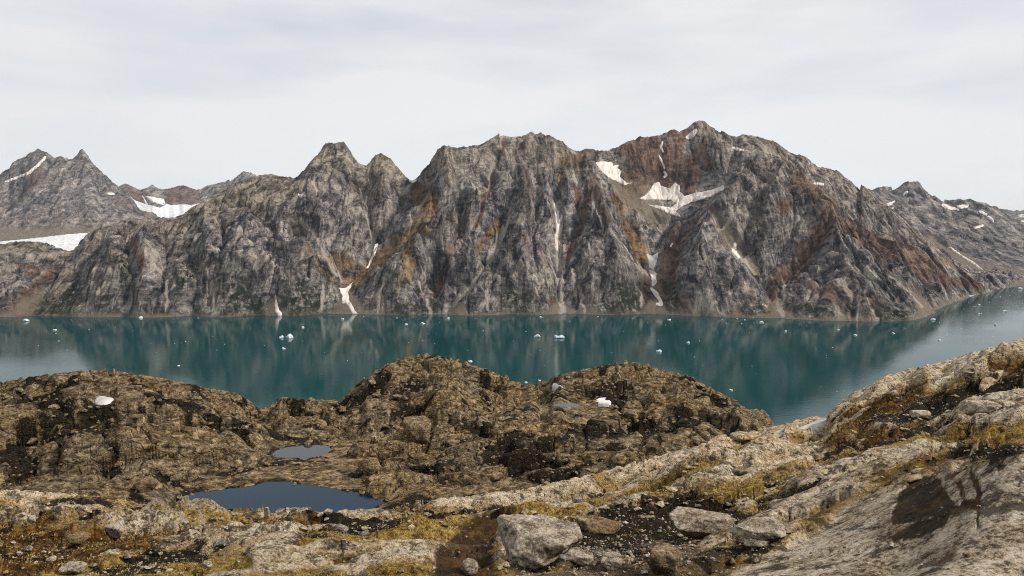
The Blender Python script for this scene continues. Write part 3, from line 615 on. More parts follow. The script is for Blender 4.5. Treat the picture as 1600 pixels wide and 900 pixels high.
SNOWS = [
    (fm, dict(poly=[(930, 254), (945, 252), (957, 254), (958, 259), (968, 257), (964, 262), (971, 268), (968, 276), (979, 286), (988, 285), (976, 289), (965, 284), (950, 276), (938, 265)]), 'feathery snow patch below the rust red ridge, left of the big bowl'),
    (fm, dict(poly=[(999, 311), (1012, 302), (1016, 297), (1022, 286), (1030, 284), (1033, 291), (1046, 294), (1055, 286), (1062, 290), (1062, 300), (1070, 306), (1088, 301), (1110, 297), (1131, 290), (1132, 296), (1106, 308), (1082, 315), (1066, 322), (1056, 330), (1064, 339), (1050, 335), (1030, 326), (1012, 320), (1032, 322), (1048, 325), (1058, 317), (1048, 312), (1022, 311)]), 'largest branching snowfield in the bowl under the highest summit'),
    (fm, dict(poly=[(1070, 215), (1080, 205), (1088, 201), (1090, 206), (1083, 215), (1076, 218)]), 'small snow patch tucked left of the highest summit tower'),
    (fm, dict(line=[(1035, 222, 1.2), (1033, 230, 1.8), (1036, 237, 1.4)]), 'short snow streak in the notch below the skyline left of the highest summit'),
    (fm, dict(line=[(1029, 243, 1.0), (1034, 252, 1.6), (1038, 262, 1.4)]), 'thin slanting snow streak above the big snow bowl'),
    (fm, dict(line=[(1038, 269, 1.8), (1041, 273, 2.0), (1038, 277, 1.4)]), 'tiny snow spot just above the big snowfield'),
    (fm, dict(line=[(866, 318, 1.2), (870, 332, 2.8), (872, 350, 2.6), (869, 372, 1.6), (871, 395, 2.4), (873, 415, 1.6)]), 'long thin vertical snow gully in the middle of the mountain wall'),
    (fm, dict(poly=[(1010, 397), (1020, 400), (1029, 393), (1026, 408), (1022, 421), (1015, 418), (1014, 408)]), 'upper forked snow patch in the rust coloured couloir right of centre'),
    (fm, dict(poly=[(1014, 421), (1022, 424), (1026, 428), (1025, 444), (1019, 447), (1018, 434)]), 'middle snow patch in the rust coloured couloir right of centre'),
    (fm, dict(line=[(1018, 451, 2.0), (1025, 459, 3.2), (1031, 468, 2.2), (1033, 475, 2.6), (1026, 475, 1.8)]), 'lowest hooked snow patch in the rust coloured couloir near the shore'),
    (fm, dict(line=[(1148, 382, 2.8), (1147, 392, 2.8), (1154, 401, 2.2)]), 'small snow patch in the tan gully below the right shoulder'),
    (fm, dict(line=[(595, 373, 1.6), (589, 381, 2.6), (584, 397, 1.9), (576, 415, 1.5), (570, 424, 1.0)]), 'curved snow streak in the orange gully below the twin peaks'),
    (fm, dict(poly=[(530, 450), (540, 450), (551, 441), (544, 455), (544, 467), (552, 480), (557, 490), (551, 490), (541, 473), (534, 474), (535, 463)]), 'snow tongue reaching the shore on the pale fan below the twin peaks'),
    (fm, dict(line=[(430, 463, 1.2), (431, 474, 2.2), (433, 485, 3.2), (437, 490, 3.4)]), 'snow tongue at the waterline left of the pale fan'),
    (fm, dict(line=[(467, 304, 1.4), (471, 307, 2.0), (475, 302, 1.2)]), 'tiny snow spot on the shoulder left of the twin peaks'),
    (fm, dict(line=[(640, 282, 1.4), (645, 284, 1.8), (650, 282, 1.2)]), 'sliver of snow in the saddle right of the twin peaks'),
    (fm, dict(line=[(573, 307, 0.9), (571, 318, 1.5), (574, 326, 0.9)]), 'thin snow streak between and below the twin peaks'),
    (fm, dict(line=[(1145, 231, 1.2), (1153, 233, 1.6), (1161, 235, 1.2)]), 'thin level snow strip on the ridge right of the highest summit'),
    (fm, dict(line=[(1272, 287, 1.6), (1279, 287, 2.0), (1286, 288, 1.6)], wob=0.5), 'thin level snow strip on the right shoulder of the mountain wall'),
    (fm, dict(line=[(1048, 507, 0)] * 2) if False else dict(line=[(1048, 385, 1.2), (1050, 381, 1.4)]), 'speck of snow on the rib right of the rust coloured couloir'),
    (fl, dict(line=[(8, 284, 1.0), (25, 278, 1.6), (45, 270, 2.0), (58, 259, 2.0), (66, 251, 1.6), (70, 246, 1.8)], yr=(6000, 8000), lift=5), 'slanting snow line below the summit of the distant left mountain'),
    (fl, dict(line=[(169, 302, 1.2), (174, 303, 1.6), (178, 303, 1.2)], yr=(6000, 8000), lift=4), 'speck of snow on the right flank of the distant left mountain'),
    (fr, dict(poly=[(1470, 320), (1474, 318), (1484, 322), (1496, 325), (1500, 329), (1488, 328), (1477, 325)], lift=4), 'broad snow patch right of the summit of the far right mountain'),
    (fr, dict(poly=[(1494, 322), (1505, 319.5), (1514, 320), (1512, 324), (1502, 326)], lift=4, wob=0.6), 'snow cap on the rounded shoulder of the far right mountain'),
    (fr, dict(line=[(1530, 330, 1.2), (1535, 332, 2.0), (1541, 335, 1.6)], lift=4), 'slanting snow strip below the shoulder of the far right mountain'),
    (fr, dict(line=[(1544, 338, 1.4), (1549, 342, 1.8), (1552, 346, 1.2)], lift=4), 'lower slanting snow strip at the right of the far right mountain'),
    (fr, dict(line=[(1523, 356, 1.4), (1530, 354, 1.8), (1537, 352, 1.2)], lift=4), 'level snow strip on the dark face of the far right mountain'),
    (fr, dict(line=[(1379, 324, 1.4), (1388, 320, 2.6), (1397, 315, 1.4)], lift=4), 'upper snow patch in the hollow left of the far right summit'),
    (fr, dict(line=[(1384, 332, 1.0), (1390, 328, 1.8), (1395, 325, 1.0)], lift=4), 'lower snow patch in the hollow left of the far right summit'),
    (fr, dict(line=[(1412, 304, 1.4), (1417, 300, 1.6)], lift=4), 'speck of snow just under the far right summit'),
    (fr, dict(line=[(1484, 386, 0.7), (1500, 398, 1.0), (1522, 412, 1.2), (1534, 421, 0.9)], lift=4), 'thin snow line down the scree of the far right mountain'),
    (fh, dict(poly=[(1591, 347), (1600, 343), (1620, 345), (1620, 356), (1600, 360), (1594, 354)], lift=8), 'snowfield on the faint blue peak at the right edge'),
    (fh, dict(poly=[(1590, 336), (1602, 334), (1606, 338), (1596, 340)], lift=8), 'small snow patch near the top of the faint blue peak'),
]
for fan, kw, lab in SNOWS:
    o = snow_sheet(fan, 'snow_patch', **kw)
    if o: tag(o, lab, 'snow patch', 'snow patches on the mountains')
    else: print('NO SNOW', lab)
g = snow_sheet(fl, 'glacier', poly=GLOW, soft=2.0, lift=9, mat=M_GLAC, sub=2, yr=(4800, 6700)); struct(g, 'white glacier tongue behind the low brown hill at far left', 'glacier')
g = snow_sheet(fl, 'glacier', poly=GUP, soft=1.2, lift=12, mat=M_GLAC, sub=2, yr=(7400, 11200), hole=[[(222, 304), (236, 314), (258, 321), (250, 325), (232, 321)]]); struct(g, 'upper white glacier basin between the far left mountain and the wall', 'glacier')

# ------------------------------------------------------------------ near slope and rocky hills on this side of the fjord
NEAR = [
    # bottom of the picture up to the edge of the near slope: (px, py, distance)
    (-250, 900, 16), (0, 900, 15), (200, 900, 14.5), (400, 900, 14), (600, 900, 13.5), (800, 900, 13), (1000, 900, 12.3), (1200, 900, 10.6), (1400, 900, 9.6), (1600, 900, 8.3), (1850, 900, 7.8),
    (-250, 850, 22), (0, 850, 21), (200, 850, 20), (400, 850, 20), (600, 850, 19), (800, 850, 18), (1000, 850, 17), (1200, 850, 13.4), (1400, 850, 10.4), (1600, 850, 8.8),
    (-250, 800, 36), (0, 800, 34), (200, 800, 36), (400, 806, 40), (500, 806, 38), (640, 804, 33), (800, 800, 29), (1000, 800, 24), (1200, 800, 19.0), (1400, 800, 11.6), (1600, 800, 9.4), (1850, 800, 10),
    (-250, 764, 55), (0, 767, 56), (100, 771, 58), (200, 782, 60), (290, 791, 61), (340, 797, 61), (420, 796, 60), (450, 788, 58), (500, 793, 56), (560, 796, 54), (610, 792, 54), (650, 785, 53), (700, 777, 52), (830, 762, 50), (930, 740, 52),
    (1000, 720, 56), (1100, 693, 62), (1200, 668, 72), (1250, 656, 80), (1290, 650, 84), (1300, 641, 85), (1330, 615, 88), (1370, 596, 88), (1420, 576, 85), (1460, 568, 82), (1500, 556, 80), (1540, 545, 76), (1600, 527, 70), (1700, 495, 62), (1900, 440, 55),
    (900, 772, 35), (1000, 765, 32), (1100, 742, 35), (1200, 720, 37), (1300, 700, 39), (1200, 765, 25.5), (1300, 752, 21.5), (1400, 762, 13.2), (1400, 738, 19), (1500, 716, 17), (1600, 698, 15), (1400, 718, 24), (1400, 685, 33), (1400, 640, 50),
    (1500, 728, 12.2), (1500, 690, 23), (1500, 650, 35), (1500, 600, 54), (1600, 708, 10.6), (1600, 665, 24), (1600, 600, 44), (1300, 670, 58), (1460, 742, 12.8), (1850, 650, 20),
    (1400, 612, 66), (1340, 650, 66), (1560, 560, 64),
]
for px, py, d in ((-250, 764, 55), (0, 767, 56), (100, 771, 58), (200, 782, 60), (340, 797, 61), (450, 788, 58), (560, 796, 54), (700, 777, 52), (830, 762, 50), (930, 740, 52), (1000, 720, 56), (1100, 693, 62), (1200, 668, 72)):
    NEAR.append((px, py + 12, d * 1.25)); NEAR.append((px, py + 30, d * 1.7))
for px, py, d in ((1250, 656, 80), (1300, 641, 85), (1370, 596, 88), (1460, 568, 82), (1540, 545, 76), (1600, 527, 70), (1700, 495, 62), (1900, 440, 55)):
    NEAR.append((px, py + 40, d * 1.3)); NEAR.append((px, py + 130, d * 2.0)); NEAR.append((px, py + 230, d * 3.6))
MID = [
    # left hill
    (-250, 640, 215), (-120, 615, 222), (0, 597, 228), (40, 590, 230), (75, 585, 232), (130, 579, 234), (160, 578, 235), (200, 582, 236), (260, 592, 238), (320, 605, 240), (360, 612, 242), (385, 622, 244), (402, 637, 248),
    (0, 640, 206), (0, 690, 188), (0, 740, 172), (100, 640, 206), (100, 690, 187), (100, 740, 171), (160, 625, 212), (200, 660, 198), (200, 710, 181), (200, 760, 166), (300, 650, 214), (300, 690, 198), (300, 730, 183), (360, 660, 218), (380, 700, 204), (-250, 740, 172), (290, 765, 166), (250, 775, 160),
    # col and back ridge
    (440, 622, 252), (452, 621, 252), (480, 624, 254), (535, 625, 258), (430, 650, 236), (480, 655, 236), (520, 660, 234), (560, 640, 250), (420, 690, 214), (540, 690, 216),
    # first dome
    (550, 606, 280), (570, 590, 286), (600, 571, 292), (630, 559, 298), (665, 553, 300), (690, 556, 300), (720, 564, 300), (760, 577, 299), (800, 593, 296), (815, 601, 294), (665, 600, 272), (600, 610, 268), (740, 605, 274), (665, 635, 254), (800, 625, 266),
    # second dome
    (835, 600, 292), (857, 595, 290), (870, 586, 290), (890, 582, 290), (920, 575, 290), (950, 570, 290), (985, 565, 290), (1010, 569, 288), (1040, 580, 286), (1060, 585, 284), (1075, 587, 284), (1100, 600, 280), (1120, 611, 276), (1150, 626, 270), (1165, 640, 264), (1182, 652, 258), (1200, 657, 250),
    (900, 610, 268), (960, 605, 270), (1000, 625, 252), (1040, 610, 262), (1040, 650, 236), (1100, 640, 248), (1120, 665, 228), (1040, 682, 216), (1150, 675, 226), (1000, 660, 232),
    # central mound in front of the domes
    (600, 665, 230), (650, 665, 228), (720, 655, 222), (800, 660, 222), (860, 672, 218), (720, 690, 202), (800, 695, 202), (640, 700, 204), (600, 720, 192), (680, 725, 188), (760, 730, 188), (860, 710, 200), (850, 735, 186), (640, 755, 174), (740, 757, 174), (930, 690, 214), (990, 698, 208), (940, 715, 198), (1060, 692, 208), (720, 640, 236), (860, 645, 240), (930, 660, 232),
    # ponds
    (300, 775, 170), (360, 768, 172), (430, 762, 175), (520, 772, 172), (590, 782, 168), (440, 785, 166), (430, 745, 182), (520, 755, 178), (400, 735, 186), (440, 707, 213), (500, 705, 214), (470, 712, 210), (470, 730, 196), (880, 634, 250), (920, 632, 251),
]
CP = [(ray(a, b)[0], math.log(d), ray(a, b)[1]) for a, b, d in NEAR + MID]
BACK = []
for px in (-250, 0, 160, 320, 450, 560, 665, 760, 830, 985, 1100, 1200):     # hidden slopes behind the skyline, down to the water
    s, _ = ray(px, 600)
    for d, z in ((340, 214), (420, 165), (560, 90), (760, 5), (1000, -60)): CP.append((float(s), math.log(d), (H - z) / d))
for px in (1350, 1480, 1600, 1850):
    s, _ = ray(px, 600)
    for d, z in ((420, 120), (560, 60), (760, -15), (1000, -60)): CP.append((float(s), math.log(d), (H - z) / d))
for px in (-250, 300, 800, 1300, 1850):                                       # ground at the camera's feet
    s, _ = ray(px, 800)
    for d, z in ((6.0, 295.6 + (1.3 if px > 1000 else 0.0)), (4.0, 297.0), (2.5, 298.0)): CP.append((float(s), math.log(d), (H - z) / d))
CP = np.array(CP)
yr_near = [3.0]
while yr_near[-1] < 7.0: yr_near.append(yr_near[-1] * 1.06)
while yr_near[-1] < 118: yr_near.append(yr_near[-1] * 1.0078)
n_near = len(yr_near)
y_mid = np.concatenate([np.linspace(yr_near[-1] + 2, 158, 18, endpoint=False), np.linspace(158, 306, 280), np.linspace(308, 340, 14), np.linspace(345, 1000, 50)])
fg = Fan(cols(-0.73, 0.73, 960, -1.3, 1.3, 16), np.concatenate([yr_near, y_mid]))
X, Y = fg.X, fg.Y
qb = rbf_grid(fg, np.stack([CP[:, 0] * 1.6, CP[:, 1]], -1), CP[:, 2], lambda S, Y: S * 1.6, lambda S, Y: np.log(Y), 1.3, 4)
base = H - qb * Y
bpx, bpy_ = pixel(X, Y, base)
nearw = 1 - smooth(95, 150, Y)

# ---- relief of the ice-worn hills
wX = X + 5 * fbm(X / 30, Y / 30, 3, 111); wY = Y + 5 * fbm(X / 30, Y / 30, 3, 112)
h1, ed1, r1 = cells((wX * 0.88 + wY * 0.47) / 24, (wY * 0.88 - wX * 0.47) / 13, 4); h2, ed2, r2 = cells((wX * 0.88 + wY * 0.47) / 9.5, (wY * 0.88 - wX * 0.47) / 5.5, 5); h3, ed3, r3 = cells(wX / 2.9, wY / 2.5, 6)
mid = 3.0 * fbm(X / 40, Y / 34, 3, 113) + 6.0 * h1 - 2.2 * (1 - smooth(0, 0.10, ed1)) + 2.4 * h2 - 1.2 * (1 - smooth(0, 0.13, ed2)) + 0.35 * h3 - 0.22 * (1 - smooth(0, 0.16, ed3)) + 0.12 * fbm(X / 3.2, Y / 3.2, 4, 114)
mid *= np.where(fg.S < 0.25, smooth(150, 182, Y), 1.0)
# ---- relief of the near slope: tilted slabs with ledges along the strike
ang = math.radians(27); ca, sa = math.cos(ang), math.sin(ang)
U = X * ca + Y * sa; Vv = -X * sa + Y * ca
amp = np.clip(Y / 26.0, 0.35, 2.2)
def ledge(lam, a, seed, sharp=0.13, wlen=1.0):
    ph = Vv / lam + 0.9 * fbm(U / (lam * 4.5) * wlen, Vv / (lam * 2.4), 3, seed)
    fr_ = ph - np.floor(ph); k = np.floor(ph).astype(np.int64)
    rnd = _cr[(k * 37 + seed * 11) & 4095, 2]; rn2 = _cr[((k - 1) * 37 + seed * 11) & 4095, 2]
    st = smooth(0, sharp, fr_)
    return a * (0.35 + rnd) * (st - fr_) * np.clip(0.6 + 1.3 * fbm(U / (lam * 3), Vv / (lam * 3), 2, seed + 5), 0.0, 1.3)
w1 = 1.2 * fbm(X / 6, Y / 6, 3, 121); w2 = 1.2 * fbm(X / 6, Y / 6, 3, 122)
n1, ne1, nr1 = cells((U + w1) / 4.6, (Vv + w2) / 1.9, 7); n2, ne2, nr2 = cells((U + w1) / 1.5, (Vv + w2) / 0.75, 8)
near = ledge(6.5, 1.3, 131, 0.32) * np.clip(Y / 30, 0.25, 1.2) + ledge(2.4, 0.42, 137, 0.25) * np.clip(Y / 18, 0.4, 1.1)
near += 0.34 * n1 * np.clip(Y / 20, 0.3, 1.5) - 0.10 * (1 - smooth(0, 0.15, ne1)) + 0.10 * n2 - 0.04 * (1 - smooth(0, 0.2, ne2))
near += 0.10 * fbm(X / 0.9, Y / 0.9, 4, 123) + 0.30 * fbm(X / 4.0, Y / 4.0, 3, 124) * np.clip(Y / 20, 0.3, 1.6)
near += smooth(45, 90, Y) * (0.8 * h2 - 0.3 * (1 - smooth(0, 0.2, ed2)) + 0.4 * h3)

def edge_fix(Z, pts, yr, wfun, n, lim):
    cp = np.array(pts, float)
    q = (H - Z) / Y; q[(Y < yr[0]) | (Y > yr[1])] = 9
    k = q.argmin(0); qq = q.min(0); d = fg.y[k]; pxc = 800 + F * fg.s / (CA + qq * SA)
    dz = (qq - np.interp(pxc, cp[:, 0], ray(cp[:, 0], cp[:, 1])[1])) * d * ((pxc > cp[0, 0]) & (pxc < cp[-1, 0]))
    dz = np.clip(np.convolve(np.pad(dz, n, mode='edge'), np.ones(2 * n + 1) / (2 * n + 1), 'valid'), -lim, lim)
    return Z + dz[None, :] * wfun
crest_damp = 1 - 0.2 * smooth(60, 75, Y) * (1 - smooth(95, 130, Y))
Znear = base + near * nearw * crest_damp * smooth(8, 13, Y)
bpx, bpy_ = pixel(X, Y, Znear)
# ---- surface patches drawn on the slope
ws = np.clip(60.0 / Y, 0.5, 3.0)
wx = bpx + 9 * fbm(X / 1.6 * ws / ws, Y / 1.6, 4, 141) * np.clip(30 / Y, 0.25, 1.6); wy = bpy_ + 6 * fbm(X / 1.6, Y / 1.6, 4, 142) * np.clip(30 / Y, 0.3, 1.3)
def pm(polys, soft): 
    r = np.zeros(X.shape)
    for p in polys: r = np.maximum(r, poly_mask(wx, wy, p, soft))
    return r
SLAB = [[(1130, 905), (1170, 880), (1225, 845), (1290, 810), (1340, 778), (1400, 752), (1470, 735), (1530, 716), (1620, 700), (1620, 910)],
        [(1215, 748), (1250, 735), (1330, 718), (1400, 690), (1440, 676), (1460, 690), (1450, 715), (1400, 735), (1330, 748), (1260, 757)],
        [(1140, 835), (1165, 815), (1230, 800), (1290, 770), (1350, 755), (1330, 775), (1250, 815), (1190, 836)],
        [(1500, 668), (1530, 645), (1600, 638), (1620, 640), (1620, 662), (1540, 668)], [(1060, 742), (1130, 728), (1200, 702), (1260, 680), (1320, 660), (1330, 668), (1250, 700), (1170, 735), (1080, 752)],
        [(190, 822), (230, 818), (330, 812), (400, 815), (340, 826), (230, 838), (195, 832)], [(150, 830), (155, 808), (180, 803), (197, 815), (190, 828)], [(280, 835), (330, 828), (390, 840), (420, 855), (370, 860), (300, 850)],
        [(380, 890), (400, 850), (440, 835), (470, 840), (450, 870), (400, 895)], [(0, 770), (60, 768), (140, 785), (260, 790), (330, 797), (250, 806), (120, 800), (40, 790)], [(420, 800), (450, 790), (520, 797), (560, 802), (500, 815), (440, 812)],
        [(1360, 650), (1440, 612), (1420, 640), (1380, 662)], [(1305, 645), (1340, 617), (1400, 592), (1410, 606), (1340, 640)], [(1450, 578), (1540, 548), (1548, 560), (1460, 592)], [(1510, 632), (1540, 618), (1600, 612), (1600, 632), (1550, 640)],
        [(960, 800), (1000, 780), (1060, 760), (960, 775), (900, 800)], [(850, 872), (900, 862), (960, 868), (950, 880), (880, 885)], [(760, 800), (800, 780), (860, 775), (830, 790)]]
DARK = [[(0, 830), (60, 836), (120, 850), (100, 874), (20, 890), (0, 890)], [(480, 806), (520, 797), (600, 792), (680, 772), (760, 763), (800, 768), (740, 782), (660, 798), (610, 824), (560, 830), (500, 826)],
        [(790, 885), (830, 862), (880, 835), (920, 800), (970, 785), (1060, 778), (1110, 780), (1160, 798), (1210, 812), (1150, 840), (1090, 852), (1020, 846), (950, 862), (880, 880), (840, 900)],
        [(1270, 690), (1330, 672), (1420, 655), (1480, 640), (1500, 650), (1460, 668), (1370, 692)], [(1330, 652), (1400, 622), (1500, 585), (1600, 560), (1600, 602), (1480, 622), (1390, 645)],
        [(1440, 722), (1500, 700), (1620, 690), (1620, 702), (1520, 716), (1460, 732)], [(180, 868), (250, 858), (330, 855), (300, 876), (220, 885)], [(1000, 770), (1080, 760), (1130, 775), (1060, 785)], [(1170, 785), (1230, 770), (1290, 762), (1250, 785), (1190, 800)]]
MOSS = [[(480, 845), (560, 828), (640, 808), (720, 796), (800, 778), (880, 766), (930, 764), (935, 782), (860, 798), (760, 808), (710, 832), (640, 850), (560, 856)], [(1060, 770), (1130, 750), (1220, 738), (1300, 700), (1340, 690), (1350, 705), (1250, 740), (1180, 760), (1120, 780)],
        [(1330, 705), (1430, 675), (1520, 668), (1620, 668), (1620, 690), (1500, 698), (1400, 712)], [(20, 895), (120, 885), (240, 880), (380, 875), (390, 900), (20, 905)], [(230, 808), (330, 805), (420, 818), (480, 815), (420, 835), (360, 828)], [(1000, 735), (1080, 712), (1140, 700), (1080, 730), (1010, 752)]]
RUSTN = [[(0, 812), (50, 815), (110, 822), (150, 834), (195, 842), (185, 858), (150, 872), (90, 890), (30, 905), (0, 905)], [(40, 800), (70, 795), (90, 812), (60, 820)], [(130, 822), (190, 838), (240, 838), (330, 828), (400, 818), (350, 836), (240, 848), (190, 862), (150, 852)], [(470, 808), (500, 800), (510, 825), (480, 828)], [(900, 772), (960, 752), (1060, 720), (1085, 722), (1040, 742), (960, 776), (915, 788)],
         [(1070, 702), (1110, 694), (1130, 700), (1080, 710)], [(1330, 665), (1420, 640), (1480, 620), (1440, 650), (1370, 675)], [(1440, 722), (1520, 705), (1560, 700), (1500, 716)], [(1510, 690), (1600, 676), (1610, 684), (1540, 694)], [(340, 830), (420, 822), (480, 815), (500, 822), (420, 836)], [(1280, 676), (1350, 640), (1370, 645), (1310, 680)], [(1290, 660), (1330, 628), (1440, 585), (1450, 598), (1350, 645)], [(1540, 560), (1610, 540), (1610, 556), (1545, 572)]]
GRAV = [[(760, 905), (830, 870), (900, 850), (1000, 838), (1080, 850), (1130, 860), (1140, 905)], [(1030, 800), (1060, 790), (1100, 830), (1040, 850)]]
STAIN = [[(1392, 800), (1405, 765), (1425, 742), (1470, 738), (1476, 760), (1500, 785), (1530, 792), (1528, 796), (1485, 800), (1480, 822), (1450, 838), (1400, 848), (1385, 828), (1425, 805), (1400, 806)],
         [(1496, 730), (1508, 722), (1504, 760), (1524, 778), (1530, 795), (1500, 790)], [(1520, 715), (1532, 740), (1536, 775), (1530, 800), (1534, 820), (1528, 822), (1526, 770), (1518, 735)], [(1560, 712), (1573, 714), (1568, 728), (1561, 726)]]
STAIN.append([(672, 905), (690, 868), (715, 838), (745, 812), (790, 798), (800, 806), (768, 830), (762, 870), (772, 905)])  # dark brown patch in the hollow left of the big pale boulder
STAINR = [[(700, 860), (740, 850), (765, 880), (740, 900), (700, 900)], [(1370, 815), (1395, 790), (1405, 800), (1425, 808), (1395, 826), (1440, 842), (1420, 852), (1385, 845)], [(1470, 735), (1500, 722), (1530, 740), (1534, 790), (1515, 785), (1500, 760)], [(1240, 745), (1265, 738), (1270, 750), (1250, 755)], [(1440, 860), (1500, 850), (1490, 880), (1450, 880)]]
slab = pm(SLAB, 5); dark = pm(DARK, 6); moss = pm(MOSS, 7); rustn = pm(RUSTN, 6); grav = pm(GRAV, 8)
stain_and_hollow = np.zeros(X.shape); sx = bpx + 11 * fbm(X / 0.6, Y / 0.6, 5, 151, 0.65); sy = bpy_ + 9 * fbm(X / 0.6, Y / 0.6, 5, 152, 0.65)
for p in STAIN: stain_and_hollow = np.maximum(stain_and_hollow, poly_mask(sx, sy, p, 3))
stain_and_hollow = np.maximum(stain_and_hollow, poly_mask(bpx, bpy_, [(665, 910), (685, 860), (715, 825), (760, 796), (810, 790), (800, 812), (775, 830), (770, 870), (780, 910)], 8))  # the same hollow again, wider and softer edged, dark brown
strn = np.zeros(X.shape)
for p in STAINR: strn = np.maximum(strn, poly_mask(sx, sy, p, 7))
pat = fbm(X / 3.5, Y / 2.4, 5, 161, 0.6); pat2 = fbm(U / 5.0, Vv / 1.6, 4, 162, 0.6)
uu, vv = U + 0.8 * w1, Vv + 0.5 * w2
la, le, lr_ = cells(uu / 3.8, vv / 1.15, 9); lb, lf, lq = cells(uu / 10.5, vv / 2.9, 10)
kf = smooth(20, 34, Y)
lens = (1 - kf) * (lr_ > 0.46) * smooth(0.05, 0.24, le + 0.12 * pat) + kf * (lq > 0.46) * smooth(0.05, 0.24, lf + 0.12 * pat)
dome = (1 - kf) * (lr_ > 0.46) * smooth(0.0, 0.55, le) ** 0.7 + kf * (lq > 0.46) * smooth(0.0, 0.55, lf) ** 0.7
forced = np.maximum.reduce([dark, moss, rustn, grav]); big_slab = poly_mask(wx, wy, SLAB[0], 6)
lens *= (1 - 0.8 * forced) * (1 - big_slab); dome *= (1 - 0.8 * forced) * (1 - big_slab); slab = np.maximum(slab, 0.9 * lens * nearw)
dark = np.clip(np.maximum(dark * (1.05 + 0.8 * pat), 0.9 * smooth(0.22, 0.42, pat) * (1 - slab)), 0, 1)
moss = np.clip(np.maximum(moss * (1.3 + 0.6 * pat2), 0.8 * smooth(0.18, 0.40, pat2) * (1 - slab)), 0, 1) * (1 - 0.5 * dark)
rustn = np.clip(np.maximum(rustn * (1.1 + 0.7 * pat), 0.7 * smooth(0.20, 0.42, fbm(X / 4.5 + 40, Y / 3.0, 4, 163, 0.6)) * (1 - slab)), 0, 1)
grav = np.clip(grav * (0.7 + pat), 0, 1)
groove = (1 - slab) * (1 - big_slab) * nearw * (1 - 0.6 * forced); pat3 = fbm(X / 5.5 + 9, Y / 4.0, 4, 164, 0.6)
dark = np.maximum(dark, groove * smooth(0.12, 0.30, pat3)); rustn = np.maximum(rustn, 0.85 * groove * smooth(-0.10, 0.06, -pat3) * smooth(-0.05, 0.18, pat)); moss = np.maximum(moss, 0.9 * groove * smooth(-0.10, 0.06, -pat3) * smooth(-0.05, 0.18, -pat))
hump = pm(SLAB[1:], 14) ** 0.6
near *= 1 - 0.8 * big_slab
near += (11 * hump + 17 * dome - 7 * dark * (1 - slab) - 5 * rustn * (1 - slab)) * np.clip(Y, 10, 70) / F - 0.05 * stain_and_hollow
sl_ = poly_mask(bpx, bpy_, STAIN[-1], 18); near += sl_ * (-0.22 + 0.45 * n1 + 0.25 * n2)
for p in ([(140, 636), (148, 616), (180, 617), (184, 630), (160, 638)], [(852, 600), (862, 595), (884, 606), (870, 611)], [(920, 630), (930, 619), (960, 619), (962, 632), (940, 636)]):
    mid *= 1 - 0.9 * poly_mask(bpx, bpy_, p, 5)
near *= 1 - 0.92 * poly_mask(bpx, bpy_, [(1226, 680), (1250, 660), (1290, 645), (1302, 652), (1285, 668), (1245, 680)], 6)
Z = base + near * nearw * crest_damp * smooth(8, 13, Y) + mid * (1 - nearw)

# ---- patches of the hills: dark heath, ponds
wx2 = bpx + 9 * fbm(X / 9, Y / 9, 4, 171); wy2 = bpy_ + 7 * fbm(X / 9, Y / 9, 4, 172)
HEATH = [[(60, 640), (150, 632), (200, 650), (190, 690), (195, 730), (140, 700), (60, 690)], [(0, 680), (40, 690), (70, 740), (0, 760)], [(0, 600), (110, 585), (140, 610), (100, 640), (0, 640)], [(250, 760), (330, 752), (300, 778), (250, 785)], [(860, 690), (960, 672), (1040, 690), (960, 705), (880, 715)],
         [(960, 640), (1060, 620), (1120, 650), (1060, 680), (980, 675)], [(780, 700), (860, 700), (900, 730), (800, 750)], [(620, 700), (700, 690), (720, 720), (640, 735)], [(560, 600), (640, 570), (700, 580), (640, 600)], [(200, 590), (260, 600), (330, 620), (260, 615)], [(880, 590), (960, 580), (1000, 595), (920, 600)], [(700, 755), (860, 748), (960, 730), (900, 755), (760, 770)]]
heath = np.zeros(X.shape)
for p in HEATH: heath = np.maximum(heath, poly_mask(wx2, wy2, p, 9))
hp = fbm(X / 20, Y / 16, 5, 173, 0.6)
heath = np.clip(np.maximum(heath * (0.65 + 1.5 * hp + 0.2), smooth(0.05, 0.26, hp) * 0.97), 0, 1)
Z = Z - 0.5 * heath * (1 - nearw)
PONDS = [('pond', 236.0, [(282, 780), (300, 771), (340, 766), (380, 761), (410, 755), (432, 752), (455, 754), (480, 759), (515, 763), (545, 768), (575, 774), (600, 784), (580, 796), (520, 808), (440, 816), (350, 808), (300, 795)], M_POND, 'dark blue pond behind the near rock edge, larger of the two'),
         ('pond', 235.0, [(421, 710), (430, 703), (445, 699), (470, 697), (495, 695), (510, 698), (517, 704), (510, 711), (495, 714), (478, 718), (455, 715), (438, 714)], M_TARN, 'small grey pond with sky in it, below the back ridge'),
         ('pond', 239.6, [(865, 633), (873, 631), (885, 630.5), (897, 631.5), (906, 634), (898, 635.5), (882, 635)], M_TARN, 'narrow sliver of pond beside snow on the second dome')]
pond_shapes = []
